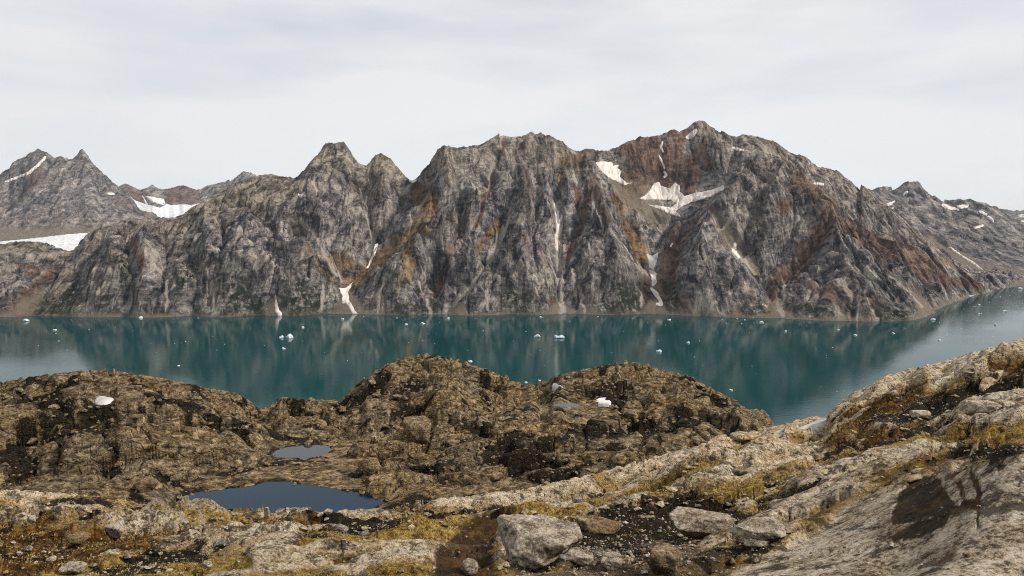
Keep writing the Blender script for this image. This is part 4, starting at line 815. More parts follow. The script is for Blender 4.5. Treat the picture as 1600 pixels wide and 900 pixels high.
for nm, zp, pp, pmat, lab in PONDS:
    W = np.array([on_plane(a, b, zp) for a, b in pp])
    cxw = X + 1.6 * fbm(X / 5, Y / 5, 3, 181); cyw = Y + 1.6 * fbm(X / 5, Y / 5, 3, 182)
    bb = (X > W[:, 0].min() - 30) & (X < W[:, 0].max() + 30) & (Y > W[:, 1].min() - 30) & (Y < W[:, 1].max() + 30)
    d, _ = seg_dist(cxw[bb], cyw[bb], [tuple(p) for p in W] + [tuple(W[0])])
    sd = np.where(in_poly(cxw[bb], cyw[bb], [tuple(p) for p in W]), -d, d)
    zb = Z[bb]
    bank = zp + 0.10 + 0.22 * np.clip(sd, 0, 40) + 0.25 * np.abs(h2[bb]) * np.clip(sd / 3, 0, 1) + 0.2 * np.abs(h3[bb]) * np.clip(sd / 2, 0, 1)
    k = smooth(9, 0, sd)
    znew = np.where(sd > 0, np.maximum(zb * (1 - k) + k * np.minimum(np.maximum(zb, zp + 0.1), bank), zp + 0.08 + 0.05 * sd), zp - 0.25 - 0.25 * np.clip(-sd, 0, 5))
    Z[bb] = np.where(sd < 14, znew, zb)
    heath[bb] = np.clip(heath[bb] + 0.8 * smooth(2.2, 0.4, np.abs(sd)) * (fbm(X[bb] / 6, Y[bb] / 6, 2, 183) > -0.1), 0, 1)
    pond_shapes.append((nm, zp, W, pmat, lab))
fg.finish(Z)
NEDGE = [(-250, 764), (0, 767), (100, 771), (200, 784), (260, 794), (290, 801), (340, 805), (420, 804), (450, 795), (500, 800), (560, 803), (610, 797), (650, 788), (700, 779), (830, 762), (930, 740), (1000, 720), (1100, 693), (1200, 668), (1250, 656), (1290, 650), (1300, 641), (1330, 615), (1370, 596), (1420, 576), (1460, 568), (1500, 556), (1540, 545), (1600, 527), (1700, 495)]
MEDGE = [(-250, 640), (0, 597), (40, 590), (75, 585), (130, 579), (160, 578), (200, 582), (260, 592), (320, 605), (360, 612), (385, 622), (402, 637), (410, 640), (440, 622), (452, 621), (460, 624), (535, 625), (550, 606), (570, 590), (600, 571), (630, 559), (665, 553), (690, 556), (720, 564), (760, 577), (800, 593), (815, 601), (835, 599), (857, 595), (870, 586), (890, 582), (920, 575), (950, 570), (985, 565), (1010, 569), (1040, 580), (1060, 585), (1075, 587), (1100, 600), (1120, 611), (1150, 626), (1165, 640), (1182, 652), (1200, 656)]
for _ in range(2):
    Z = edge_fix(Z, NEDGE, (26, 150), smooth(20, 48, Y) * (1 - smooth(150, 165, Y)), 7, 4.0)
    Z = edge_fix(Z, MEDGE, (220, 330), smooth(216, 236, Y) * (1 - 0.5 * smooth(330, 420, Y)), 5, 9.0)
fg.finish(Z)
SNOWBED = [[(148, 630), (150, 622), (158, 619), (168, 621), (177, 623), (175, 628), (166, 633), (155, 633)], [(859, 600), (866, 599), (874, 602), (880, 606), (873, 607), (864, 605)],
           [(928, 628), (935, 623), (945, 622), (955, 623), (954, 629), (944, 631), (933, 631)], [(1238, 672), (1252, 665), (1268, 657.5), (1286, 652), (1293, 654), (1282, 659), (1266, 664), (1250, 670)]]
for p in SNOWBED:                                   # snow lies in smooth hollows
    m_ = poly_mask(fg.px, fg.py, p, 4) * fg.vis * (Y < 330); k_ = m_ > 0.5
    if k_.sum() < 12: continue
    k_ &= np.abs(Y / np.median(Y[k_]) - 1) < 0.08
    co = np.linalg.lstsq(np.c_[X[k_], Y[k_], np.ones(k_.sum())], Z[k_], rcond=None)[0]
    near_ = np.abs(Y / np.median(Y[k_]) - 1) < 0.12
    Z = np.where(near_, Z * (1 - m_) + (X * co[0] + Y * co[1] + co[2]) * m_, Z)
fg.finish(Z)

# ---- ground materials
def rock_tone(t, pos_rot, sc=1.0):
    """speckled, layered gneiss value 0..1 and its pieces"""
    lay = t.noise(t.pos((0.9 * sc, 2.6 * sc, 3.4 * sc), (0.25, 0.1, -ang)), 1.0, 8, 0.70, 0.8)
    sp2 = t.noise(t.pos(), 2.4 * sc, 8, 0.74); spk = t.noise(t.pos(), 13.0 * sc, 5, 0.80)
    v = t.math('ADD', t.math('MULTIPLY', lay, 0.24), t.math('ADD', t.math('MULTIPLY', sp2, 0.34), t.math('MULTIPLY', spk, 0.42)))
    return t.mr(v, 0.425, 0.575, 0.30, 0.71), lay, sp2, spk
def mat_near():
    t = NT('near_ground_rock'); A = t.attr('mask_a'); B = t.attr('mask_b'); C = t.attr('mask_c')
    v, lay, sp2, spk = rock_tone(t, None)
    blot = t.noise(t.pos(), 0.55, 6, 0.62, 0.6)
    rock = t.ramp(v, [(0.33, (0.034, 0.020, 0.008)), (0.43, (0.165, 0.108, 0.047)), (0.51, (0.34, 0.245, 0.120)), (0.59, (0.52, 0.40, 0.235)), (0.68, (0.68, 0.57, 0.41))])
    sl = t.ramp(v, [(0.33, (0.08, 0.060, 0.042)), (0.42, (0.31, 0.250, 0.178)), (0.51, (0.54, 0.455, 0.345)), (0.61, (0.72, 0.64, 0.525)), (0.70, (0.80, 0.74, 0.65))])
    c = t.mix(B[0], rock, sl)
    film = t.math('MULTIPLY', t.mr(blot, 0.46, 0.60, 0.0, 1.0), t.mr(B[0], 0.2, 1.0, 1.0, 0.22))
    c = t.mix(t.math('MULTIPLY', film, 0.6), c, (0.30, 0.185, 0.055))
    c = t.mix(t.mr(t.noise(t.pos(), 1.5, 8, 0.76), 0.53, 0.58, 0.0, 0.85), c, (0.040, 0.033, 0.026))
    c = t.mix(B[1], c, t.ramp(sp2, [(0.36, (0.030, 0.023, 0.016)), (0.5, (0.115, 0.090, 0.060)), (0.64, (0.30, 0.25, 0.185))]))
    mossc = t.ramp(t.noise(t.pos(), 4.5, 8, 0.82), [(0.38, (0.05, 0.030, 0.006)), (0.47, (0.24, 0.160, 0.036)), (0.55, (0.45, 0.330, 0.105)), (0.64, (0.62, 0.50, 0.23))])
    edge = t.math('MULTIPLY', t.math('SUBTRACT', sp2, 0.5), 3.4)
    c = t.mix(t.mr(t.math('ADD', A[1], edge), 0.40, 0.75), c, mossc)
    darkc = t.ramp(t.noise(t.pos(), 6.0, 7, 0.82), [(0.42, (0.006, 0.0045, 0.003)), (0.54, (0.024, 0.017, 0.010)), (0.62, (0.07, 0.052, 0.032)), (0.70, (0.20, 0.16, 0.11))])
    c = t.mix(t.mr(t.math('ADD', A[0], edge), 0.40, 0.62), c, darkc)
    rc_ = t.ramp(t.noise(t.pos(), 3.6, 7, 0.78), [(0.41, (0.010, 0.005, 0.002)), (0.50, (0.065, 0.030, 0.005)), (0.58, (0.20, 0.098, 0.017)), (0.68, (0.38, 0.225, 0.065))])
    c = t.mix(t.mr(t.math('ADD', A[2], edge), 0.40, 0.85), c, rc_)
    c = t.mix(t.mr(t.math('ADD', B[2], t.math('MULTIPLY', edge, 0.9)), 0.35, 0.8, 0, 0.95), c, t.ramp(t.math('ADD', t.math('MULTIPLY', sp2, 0.5), t.math('MULTIPLY', t.noise(t.pos(), 0.9, 6, 0.7, 0.8), 0.5)), [(0.40, (0.007, 0.005, 0.003)), (0.48, (0.026, 0.015, 0.007)), (0.54, (0.075, 0.040, 0.013)), (0.60, (0.17, 0.11, 0.05))]))
    c = t.mix(t.math('MULTIPLY', C[0], t.mr(sp2, 0.42, 0.58, 0, 0.8)), c, (0.105, 0.045, 0.010))
    crack = t.mr(t.vor(t.pos((0.45, 1.0, 1.0), (0, 0, -ang + 0.2)), 1.1, 'DISTANCE_TO_EDGE').outputs[0], 0.0, 0.04)
    hh = t.math('ADD', t.math('MULTIPLY', lay, 0.45), t.math('ADD', t.math('MULTIPLY', sp2, 0.65), t.math('MULTIPLY', crack, 0.10)))
    b = t.bump(hh, 0.55, 1.0); b = t.bump(spk, 0.07, 1.0, b)
    c = t.mix(1.0, c, t.mix(B[0], (1.04, 0.96, 0.78), (1.08, 1.04, 0.97)), 'MULTIPLY')
    return t.done(c, 0.92, b, 0.2)
def mat_hill(name='hill_rock'):
    t = NT(name); A = t.attr('mask_a')
    a = t.noise(t.pos((0.25, 0.34, 0.55), (0.2, 0.35, 0.5)), 1.0, 9, 0.74, 0.9); b_ = t.noise(t.pos(), 0.7, 8, 0.72); c_ = t.noise(t.pos(), 0.05, 5, 0.6)
    v = t.mr(t.math('ADD', t.math('MULTIPLY', a, 0.7), t.math('MULTIPLY', b_, 0.3)), 0.385, 0.615, 0.31, 0.70)
    rock = t.ramp(v, [(0.33, (0.022, 0.014, 0.007)), (0.43, (0.092, 0.063, 0.032)), (0.51, (0.200, 0.148, 0.083)), (0.59, (0.35, 0.270, 0.165)), (0.68, (0.53, 0.43, 0.295))])
    grey = t.ramp(v, [(0.33, (0.022, 0.017, 0.012)), (0.48, (0.130, 0.103, 0.073)), (0.62, (0.35, 0.292, 0.220)), (0.70, (0.53, 0.46, 0.37))])
    c = t.mix(t.mr(c_, 0.42, 0.6), rock, grey)
    yl = t.ramp(b_, [(0.4, (0.050, 0.037, 0.010)), (0.6, (0.19, 0.143, 0.052))])
    c = t.mix(t.mr(t.noise(t.pos(), 0.35, 7, 0.72), 0.54, 0.64, 0, 0.5), c, yl)
    c = t.mix(t.mr(t.noise(t.pos(), 0.5, 8, 0.78), 0.55, 0.62, 0, 0.6), c, (0.024, 0.017, 0.010))
    hm = t.mr(t.math('ADD', A[0], t.math('MULTIPLY', t.math('SUBTRACT', b_, 0.5), 2.2)), 0.42, 0.70)
    c = t.mix(hm, c, t.ramp(t.noise(t.pos(), 1.8, 6, 0.82), [(0.42, (0.006, 0.005, 0.003)), (0.54, (0.022, 0.016, 0.008)), (0.62, (0.06, 0.046, 0.025)), (0.70, (0.17, 0.14, 0.095))]))
    ck = t.mr(t.vor(t.pos((0.7, 1.0, 1.0), (0.3, 0.2, 0.5)), 0.26, 'DISTANCE_TO_EDGE').outputs[0], 0.0, 0.07); ck2 = t.mr(t.vor(t.pos((0.6, 1.2, 1.0), (0.1, 0.4, 0.6)), 0.75, 'DISTANCE_TO_EDGE').outputs[0], 0.0, 0.06)
    hh = t.math('ADD', t.math('ADD', t.math('MULTIPLY', a, 0.6), t.math('MULTIPLY', b_, 0.5)), t.math('ADD', t.math('MULTIPLY', ck, 0.45), t.math('MULTIPLY', ck2, 0.2)))
    c = t.mix(1.0, c, (0.84, 0.78, 0.66), 'MULTIPLY')
    return t.done(c, 0.94, t.bump(t.noise(t.pos(), 3.0, 5, 0.7), 0.25, 0.4, t.bump(hh, 1.2, 1.0)), 0.15)
M_NEAR = mat_near(); M_HILL = mat_hill()
ma = np.stack([dark, moss, rustn], -1); mb = np.stack([slab, grav, stain_and_hollow], -1); mc = np.stack([strn, 0 * strn, 0 * strn], -1)
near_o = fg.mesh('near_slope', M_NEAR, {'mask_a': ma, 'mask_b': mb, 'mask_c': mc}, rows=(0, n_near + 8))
struct(near_o, 'near slope of pale ledges, yellow moss and dark soil', 'ground')
hill_o = fg.mesh('rocky_hills', M_HILL, {'mask_a': np.stack([heath, 0 * heath, 0 * heath], -1)}, rows=(n_near + 7, len(fg.y)))
struct(hill_o, 'ice-worn brown rock hills with ponds above the fjord', 'hill')
for nm, zp, W, pmat, lab in pond_shapes:
    c = W.mean(0); gr = 1.5 if len(W) > 8 else 0.4; Wb = c + (W - c) * (1.10 if gr > 1 else 1.02) + np.sign(W - c) * gr
    n = len(Wb); V = [(c[0], c[1], zp)] + [(a, b, zp) for a, b in Wb]
    o = mesh_obj(nm, V, [(0, 1 + i, 1 + (i + 1) % n) for i in range(n)], pmat, smooth_sh=False); struct(o, lab, 'pond')

# ------------------------------------------------------------------ rocks: shared builders
def ico(sub):
    bm = bmesh.new(); bmesh.ops.create_icosphere(bm, subdivisions=sub, radius=1.0)
    v = np.array([x.co[:] for x in bm.verts]); f = np.array([[y.index for y in x.verts] for x in bm.faces]); bm.free(); return v, f
ICO = {k: ico(k) for k in (2, 3, 4, 5)}
def noise3(v, sc, oct, seed):
    return (fbm(v[:, 0] * sc + v[:, 2] * 0.7 * sc, v[:, 1] * sc - v[:, 2] * 0.6 * sc, oct, seed) + fbm(v[:, 1] * sc, v[:, 2] * sc + v[:, 0] * 0.5 * sc, oct, seed + 9)) * 0.5
def rock_shape(seed, sub=4, planes=16, p=16, rough=0.05, dims=(1, 1, 1)):
    """an angular block: a sphere cut by random planes, then chipped by noise"""
    r = np.random.RandomState(seed); v, f = ICO[sub]
    n = r.normal(size=(planes, 3)); n /= np.linalg.norm(n, axis=1)[:, None]; h = 0.62 + 0.38 * r.rand(planes)
    n[0] = (0.08, -0.12, 0.99); h[0] = 0.52
    d = np.maximum(v @ n.T, 0) / h
    R = (d ** p).sum(1) ** (-1 / p); R = np.minimum(R, 1.25)
    w = v * R[:, None]
    w = w * (1 + rough * (noise3(w, 1.3, 3, seed) * 2.2 + noise3(w, 5.0, 4, seed + 2) * 1.0))[:, None]
    w = w + rough * 0.9 * np.stack([noise3(w, 2.2, 3, seed + 4), noise3(w, 2.2, 3, seed + 5), noise3(w, 2.2, 3, seed + 6)], -1)
    w = w / np.abs(w).max(0) * np.array(dims) * 0.5
    return w, f
def hull_mesh(name, seed, n=16, dims=(1, 1, 0.7)):
    r = np.random.RandomState(seed); bm = bmesh.new()
    for _ in range(n):
        u = r.normal(size=3); u /= np.linalg.norm(u); u *= 0.42 + 0.08 * r.rand()
        bm.verts.new((u[0] * dims[0], u[1] * dims[1], u[2] * dims[2]))
    res = bmesh.ops.convex_hull(bm, input=bm.verts)
    bmesh.ops.delete(bm, geom=[e for e in bm.verts if not e.link_faces], context='VERTS')
    bmesh.ops.recalc_face_normals(bm, faces=bm.faces)
    me = bpy.data.meshes.new(name); bm.to_mesh(me); bm.free(); return me

def mat_boulder(name, stops, lich=0.5, rust=0.3, sc=1.0):
    t = NT(name); v, lay, sp2, spk = rock_tone(t, None, sc)
    c = t.ramp(v, stops)
    c = t.mix(t.mr(t.noise(t.pos(), 1.1 * sc, 6, 0.65), 0.50, 0.66, 0, rust), c, (0.24, 0.135, 0.045))
    c = t.mix(t.mr(t.noise(t.pos(), 2.6 * sc, 8, 0.78), 0.54, 0.59, 0, lich), c, (0.045, 0.038, 0.032))
    crack = t.mr(t.vor(t.pos((0.6, 1.0, 1.3), (0.4, 0.2, 0.5)), 1.7 * sc, 'DISTANCE_TO_EDGE').outputs[0], 0.0, 0.03)
    hh = t.math('ADD', t.math('MULTIPLY', sp2, 0.7), t.math('ADD', t.math('MULTIPLY', lay, 0.3), t.math('MULTIPLY', crack, 0.15)))
    c = t.mix(1.0, c, (1.0, 0.945, 0.85), 'MULTIPLY')
    return t.done(c, 0.9, t.bump(spk, 0.05 / sc, 1.0, t.bump(hh, 0.30 / sc, 1.0)), 0.2)
PALE_ST = [(0.33, (0.11, 0.092, 0.075)), (0.43, (0.27, 0.232, 0.185)), (0.52, (0.43, 0.38, 0.315)), (0.62, (0.58, 0.53, 0.46)), (0.70, (0.70, 0.65, 0.58))]
TAN_ST = [(0.33, (0.06, 0.042, 0.024)), (0.45, (0.20, 0.148, 0.088)), (0.58, (0.36, 0.285, 0.19)), (0.70, (0.52, 0.45, 0.35))]
DARK_ST = [(0.33, (0.008, 0.006, 0.004)), (0.47, (0.026, 0.017, 0.009)), (0.60, (0.065, 0.042, 0.020)), (0.70, (0.15, 0.10, 0.05))]
HILL_ST = [(0.33, (0.035, 0.024, 0.013)), (0.45, (0.130, 0.098, 0.059)), (0.58, (0.27, 0.212, 0.140)), (0.70, (0.42, 0.35, 0.26))]
M_PALE = mat_boulder('pale_boulder', PALE_ST); M_SLABT = mat_boulder('cream_slab', [(0.33, (0.07, 0.05, 0.03)), (0.43, (0.24, 0.18, 0.11)), (0.52, (0.42, 0.335, 0.225)), (0.62, (0.60, 0.51, 0.38)), (0.70, (0.72, 0.64, 0.52))], 0.5, 0.5); M_TANB = mat_boulder('tan_boulder', TAN_ST, 0.4, 0.6); M_DARKB = mat_boulder('stained_boulder', DARK_ST, 0.6, 0.15); M_HILLB = mat_boulder('hill_boulder', HILL_ST, 0.6, 0.35, 0.3)
M_STONES = [mat_boulder('stone_pale', PALE_ST, 0.4, 0.15, 3.0), mat_boulder('stone_tan', TAN_ST, 0.5, 0.4, 3.0), mat_boulder('stone_grey', [(0.33, (0.05, 0.046, 0.042)), (0.47, (0.15, 0.138, 0.125)), (0.60, (0.31, 0.29, 0.265)), (0.70, (0.46, 0.43, 0.40))], 0.5, 0.2, 3.0)]

# ------------------------------------------------------------------ boulders one can tell apart
BOULDERS = [  # px, py of the foot, width px, height px, depth factor, seed, material, turn, sink, label
    (838, 882, 146, 74, 0.8, 3, M_PALE, 0.25, 0.4, 'big pale cracked boulder on dark soil at the bottom centre'),
    (1100, 842, 108, 46, 0.8, 14, M_PALE, 0.5, 0.2, 'pale pointed boulder on dark gravel, right of the big cracked boulder'),
    (1190, 840, 95, 26, 0.6, 21, M_PALE, -0.2, 0.5, 'low pale slab of rock right beside the pointed boulder'),
    (1042, 898, 62, 46, 0.9, 25, M_TANB, 0.9, 0.2, 'orange stained boulder at the bottom edge below the pointed boulder'),
    (906, 885, 48, 22, 0.8, 31, M_PALE, 0.1, 0.2, 'grey white block just right of the foot of the big cracked boulder'),
    (957, 892, 46, 22, 0.8, 36, M_PALE, 1.1, 0.2, 'flat pale stone between the grey white block and the orange stained boulder'),
    (735, 905, 30, 20, 0.8, 44, M_PALE, 0.4, 0.2, 'small white stone at the bottom edge in front of the dark brown hollow'),
    (930, 830, 80, 22, 0.6, 47, M_TANB, -0.35, 0.5, 'tan rock ledge trailing off the right end of the big cracked boulder'),
    (172, 836, 46, 24, 0.8, 52, M_PALE, 0.2, 0.4, 'pale grey block at the right rim of the rust brown hollow, lower left'),
    (118, 851, 36, 20, 0.8, 57, M_TANB, 0.8, 0.2, 'rounded tan stone inside the rust brown hollow, lower left'),
    (49, 819, 13, 14, 1.0, 61, M_PALE, 0.0, 0.15, 'small upright pale stone above the rust brown hollow, lower left'),
    (110, 899, 40, 18, 0.8, 66, M_PALE, 0.3, 0.2, 'flat grey stone at the very bottom, lower left'),
    (605, 812, 9, 9, 1.0, 71, M_PALE, 0.0, 0.1, 'small white stone on the dark bank right of the larger pond'),
    (569, 830, 11, 8, 1.0, 74, M_PALE, 0.0, 0.1, 'small white stone at the left tip of the yellow moss'),
    (378, 795, 11, 8, 1.0, 77, M_TANB, 0.0, 0.1, 'small tan stone at the near rim of the larger pond'),
    (1158, 744, 26, 14, 0.9, 81, M_TANB, 0.3, 0.2, 'rust tan boulder on yellow moss left of the long pale slab'),
    (1076, 735, 15, 7, 0.9, 84, M_PALE, 0.2, 0.15, 'small white stone on the ledges above the dark gravel'),
    (1519, 586, 18, 6, 0.8, 87, M_PALE, 0.0, 0.15, 'flat white stone high on the right slope'),
    (1540, 645, 56, 20, 0.7, 97, M_PALE, -0.2, 0.6, 'layered grey block high on the right slope near the right edge'),
    (1440, 652, 36, 12, 0.8, 99, M_PALE, 0.5, 0.6, 'pale block left of the layered grey block on the right slope'),
    (1185, 858, 42, 16, 0.8, 104, M_PALE, 0.7, 0.2, 'small pale block below the low slab of rock, beside the large slab'),
    (650, 690, 44, 38, 0.9, 111, M_HILLB, 0.4, 0.25, 'large rounded tan boulder on the hillside below the first dome'),
    (580, 740, 30, 26, 0.9, 117, M_HILLB, 0.1, 0.2, 'tan boulder on the hillside right of the larger pond'),
    (775, 752, 22, 16, 0.9, 121, M_HILLB, 0.6, 0.2, 'small pale boulder at the foot of the central mound'),
    (228, 766, 40, 20, 0.9, 126, M_HILLB, 0.2, 0.25, 'grey brown boulder left of the larger pond'),
    (345, 732, 16, 12, 0.9, 131, M_HILLB, 0.7, 0.2, 'small pale boulder on the left hillside above the larger pond'),
    (880, 726, 28, 20, 0.9, 137, M_HILLB, 0.3, 0.2, 'pale boulder on the dark slope of the central mound'),
]
for px, py, wp_, hp_, df, seed, mt, rz, sink, lab in BOULDERS:
    X0, d0, z0 = fg.hit(px, min(py, 898)); m = d0 / F
    w, f = rock_shape(seed, 5 if wp_ > 80 else (4 if wp_ > 30 else 3), 10, 60, 0.10, (wp_ * m * 1.05, wp_ * m * df, hp_ * m * (1.12 + sink)))
    w[:, 2] -= w[:, 2].min() + sink * hp_ * m
    o = mesh_obj('boulder', w, f, mt); o.rotation_euler = (0, 0, rz * 0.4); o.location = (X0, d0 + 0.25 * wp_ * m * df, z0)
    tag(o, lab, 'boulder')

# ------------------------------------------------------------------ stones bedded in the ground: pieces of the slope and of the hills
rng = np.random.RandomState(5)
HULLS = [hull_mesh('stone', 200 + k, 13 + k % 5, (1, 0.75 + 0.25 * rng.rand(), 0.5 + 0.3 * rng.rand())) for k in range(9)]
for k, me in enumerate(HULLS): me.materials.append(M_STONES[(0, 0, 1, 2, 0, 2, 1, 0, 2)[k]])
HILLH = [hull_mesh('rock', 300 + k, 15, (1, 0.8, 0.65)) for k in range(5)]
for me in HILLH: me.materials.append(M_HILLB)
def scatter(n, box, dens, seed):
    """random visible ground points (X, d, z, px, py) with a density function of the point"""
    r = np.random.RandomState(seed); out = []
    while len(out) < n:
        px = r.uniform(box[0], box[2]); py = r.uniform(box[1], box[3])
        X0, d0, z0 = fg.hit(px, py)
        if r.rand() < dens(px, py, X0, d0): out.append((X0, d0, z0, px, py))
    return out
def fieldv(arr, X0, d0): return float(fg.at(X0, d0, arr))
GR = np.clip(np.maximum.reduce([grav, 0.5 * dark, 0.25 * moss]) * (1 - stain_and_hollow), 0, 1)
def dens_near(px, py, X0, d0):
    if d0 > 95: return 0.0
    return 0.02 + 0.98 * fieldv(GR, X0, d0) if d0 < 60 else 0.12
def place(meshes, name, pts, sizes, parent, seed, sinkf=0.18):
    r = np.random.RandomState(seed)
    for (X0, d0, z0, px, py), sz in zip(pts, sizes):
        o = bpy.data.objects.new(name, meshes[r.randint(len(meshes))]); link(o)
        o.location = (X0, d0, z0 + sz * sinkf); o.scale = (sz * r.uniform(0.8, 1.4), sz * r.uniform(0.8, 1.2), sz * r.uniform(0.6, 1.0))
        o.rotation_euler = (r.uniform(-0.3, 0.3), r.uniform(-0.3, 0.3), r.uniform(0, 6.28)); o.parent = parent
pts = scatter(285, (0, 700, 1600, 899), dens_near, 12)
sz = [np.clip(rng.lognormal(2.15, 0.45), 5, 30) * p[1] / F for p in pts]
place(HULLS, 'stone', pts, sz, near_o, 13)
# plates of layered bedrock lying along the strike: pieces of the near slope
PL = []
for k in range(8):
    v, f = rock_shape(700 + k, 3, 9, 50, 0.09, (1.0, 0.36 + 0.05 * (k % 3), 0.11 + 0.02 * (k % 4)))
    o = mesh_obj('slab', v, f, M_SLABT); PL.append(o.data); bpy.data.objects.remove(o)
def dens_slab(px, py, X0, d0):
    if d0 > 92 or d0 < 11: return 0.0
    if px > 1130 and py > 905 - (px - 1130) * 0.42: return 0.0
    return 0.05 + 0.95 * max(fieldv(slab, X0, d0), 0.6 * (1 - fieldv(GR, X0, d0)) * (px > 900)) if px > 950 else 0.0
ptsl = scatter(45, (0, 540, 1600, 890), dens_slab, 33); rl = np.random.RandomState(34)
for X0, d0, z0, px, py in ptsl:
    L_ = np.clip(rl.lognormal(4.1, 0.45), 26, 170) * d0 / F; e = 0.4 * L_
    st = ang * np.clip((px - 350) / 700.0, 0.0, 1.0) + rl.uniform(-0.14, 0.14)
    ux, uy = math.cos(st), math.sin(st)
    ga = float(fg.at(X0 + ux * e, d0 + uy * e) - fg.at(X0 - ux * e, d0 - uy * e)) / (2 * e); gb = float(fg.at(X0 - uy * e * .5, d0 + ux * e * .5) - fg.at(X0 + uy * e * .5, d0 - ux * e * .5)) / e
    from mathutils import Matrix
    ax = Vector((ux, uy, ga)).normalized(); ay = Vector((-uy, ux, gb + 0.05)); ay = (ay - ax * ay.dot(ax)).normalized(); az = ax.cross(ay)
    o = bpy.data.objects.new('slab', PL[rl.randint(8)]); link(o); o.parent = near_o
    M = Matrix((ax, ay, az)).transposed().to_4x4(); M.translation = Vector((X0, d0, z0 - 0.038 * L_))
    o.matrix_world = M @ Matrix.Diagonal((L_, L_ * rl.uniform(0.8, 1.5), L_ * rl.uniform(0.7, 1.3), 1))
def dens_hill(px, py, X0, d0):
    return 0.0 if d0 < 130 else 0.25 + 0.75 * (fieldv(heath, X0, d0) > 0.35)
pth = scatter(285, (0, 585, 1180, 775), dens_hill, 14)
szh = [np.clip(rng.lognormal(2.3, 0.4), 6, 26) * p[1] / F for p in pth]
place(HILLH, 'rock', pth, szh, hill_o, 15, 0.1)
def joined(name, meshes, pts, sizes, parent, seed, mat):
    """many small stones in one mesh"""
    r = np.random.RandomState(seed); Vs, Fs, off = [], [], 0
    T = []
    for me in meshes:
        v = np.array([x.co[:] for x in me.vertices]); f = []
        for p in me.polygons: f += [[p.vertices[0], p.vertices[i], p.vertices[i + 1]] for i in range(1, len(p.vertices) - 1)]
        T.append((v, np.array(f)))
    for (X0, d0, z0), s_ in zip(pts, sizes):
        v, f = T[r.randint(len(T))]; a = r.uniform(0, 6.28); c, s = math.cos(a), math.sin(a)
        w = v * s_ * np.array([r.uniform(0.8, 1.4), 1, r.uniform(0.6, 1)])
        Vs.append(np.stack([w[:, 0] * c - w[:, 1] * s + X0, w[:, 0] * s + w[:, 1] * c + d0, w[:, 2] + z0 + s_ * 0.12], -1)); Fs.append(f + off); off += len(v)
    o = mesh_obj(name, np.concatenate(Vs), np.concatenate(Fs), mat, parent, smooth_sh=False); o['kind'] = 'stuff'; return o
def grid_scatter(n, seed, ymin, ymax, wfun):
    """fast scatter on the visible height field, even in the picture"""
    r = np.random.RandomState(seed); ok = fg.vis & (Y > ymin) & (Y < ymax) & (fg.px > -60) & (fg.px < 1660) & (fg.py < 930)
    i, j = np.where(ok); w = wfun(i, j); w = np.clip(w, 0, None); w /= w.sum(); k = r.choice(len(i), n, p=w)
    i, j = i[k], j[k]; a, b = r.rand(n), r.rand(n)
    yy = fg.y[i] + (fg.y[np.minimum(i + 1, len(fg.y) - 1)] - fg.y[i]) * a; ss = fg.s[j] + (fg.s[np.minimum(j + 1, len(fg.s) - 1)] - fg.s[j]) * b
    return ss * yy, yy, fg.at(ss * yy, yy)
gx, gy, gz = grid_scatter(4200, 16, 8, 100, lambda i, j: 0.03 + GR[i, j] * (0.4 + pat[i, j]))
gs = np.clip(np.random.RandomState(17).lognormal(1.15, 0.5, len(gx)), 1.5, 9) * gy / F
third = np.arange(len(gx)) % 3
for k in range(3):
    q_ = third == k; joined('gravel', HULLS[k::3], list(zip(gx[q_], gy[q_], gz[q_])), gs[q_], near_o, 18 + k, M_STONES[k])
gx, gy, gz = grid_scatter(1800, 26, 150, 300, lambda i, j: 0.25 + heath[i, j])
gs = np.clip(np.random.RandomState(27).lognormal(1.25, 0.45, len(gx)), 1.6, 8) * gy / F
joined('scattered_rocks', HILLH, list(zip(gx, gy, gz)), gs, hill_o, 28, M_HILLB)

# ------------------------------------------------------------------ low plants: moss tussocks and dark heath (beyond counting)
def mat_plant(name, stops):
    t = NT(name); return t.done(t.ramp(t.noise(t.pos(), 2.0, 6, 0.8), stops), 0.9, None, 0.1)
def tufts(name, pts, hgt, spread, mat, seed, blades=5):
    r = np.random.RandomState(seed); n = len(pts[0]); V = np.zeros((n, blades, 3, 3)); P = np.stack(pts, -1)
    a = r.uniform(0, 6.28, (n, blades)); lean = r.uniform(0.2, 1.0, (n, blades)) * spread[:, None]; h = hgt[:, None] * r.uniform(0.5, 1.1, (n, blades)); wd = hgt[:, None] * 0.22
    ox = r.normal(size=(n, blades)) * spread[:, None] * 0.5; oy = r.normal(size=(n, blades)) * spread[:, None] * 0.5
    bx = P[:, None, 0] + ox; by = P[:, None, 1] + oy; bz = P[:, None, 2] - 0.01 + 0 * ox
    V[..., 0, :] = np.stack([bx - wd * np.sin(a), by + wd * np.cos(a), bz], -1); V[..., 1, :] = np.stack([bx + wd * np.sin(a), by - wd * np.cos(a), bz], -1)
    V[..., 2, :] = np.stack([bx + lean * np.cos(a), by + lean * np.sin(a), bz + h], -1)
    o = mesh_obj(name, V.reshape(-1, 3), np.arange(n * blades * 3).reshape(-1, 3), mat, smooth_sh=False); o['kind'] = 'stuff'; return o
M_TUS = mat_plant('yellow_moss', [(0.36, (0.07, 0.046, 0.012)), (0.5, (0.25, 0.172, 0.050)), (0.62, (0.44, 0.335, 0.135))])
M_HEA = mat_plant('dark_heath', [(0.40, (0.008, 0.006, 0.003)), (0.55, (0.034, 0.023, 0.010)), (0.68, (0.085, 0.055, 0.020))])
p_ = grid_scatter(12000, 36, 9, 80, lambda i, j: (moss[i, j] ** 2 * (1 - slab[i, j]) + 0.3 * rustn[i, j] + 0.01) * (1 - stain_and_hollow[i, j]) * (1 - sl_[i, j]))
h_ = np.clip(np.random.RandomState(37).lognormal(0.9, 0.3, 12000), 1.2, 5) * p_[1] / F
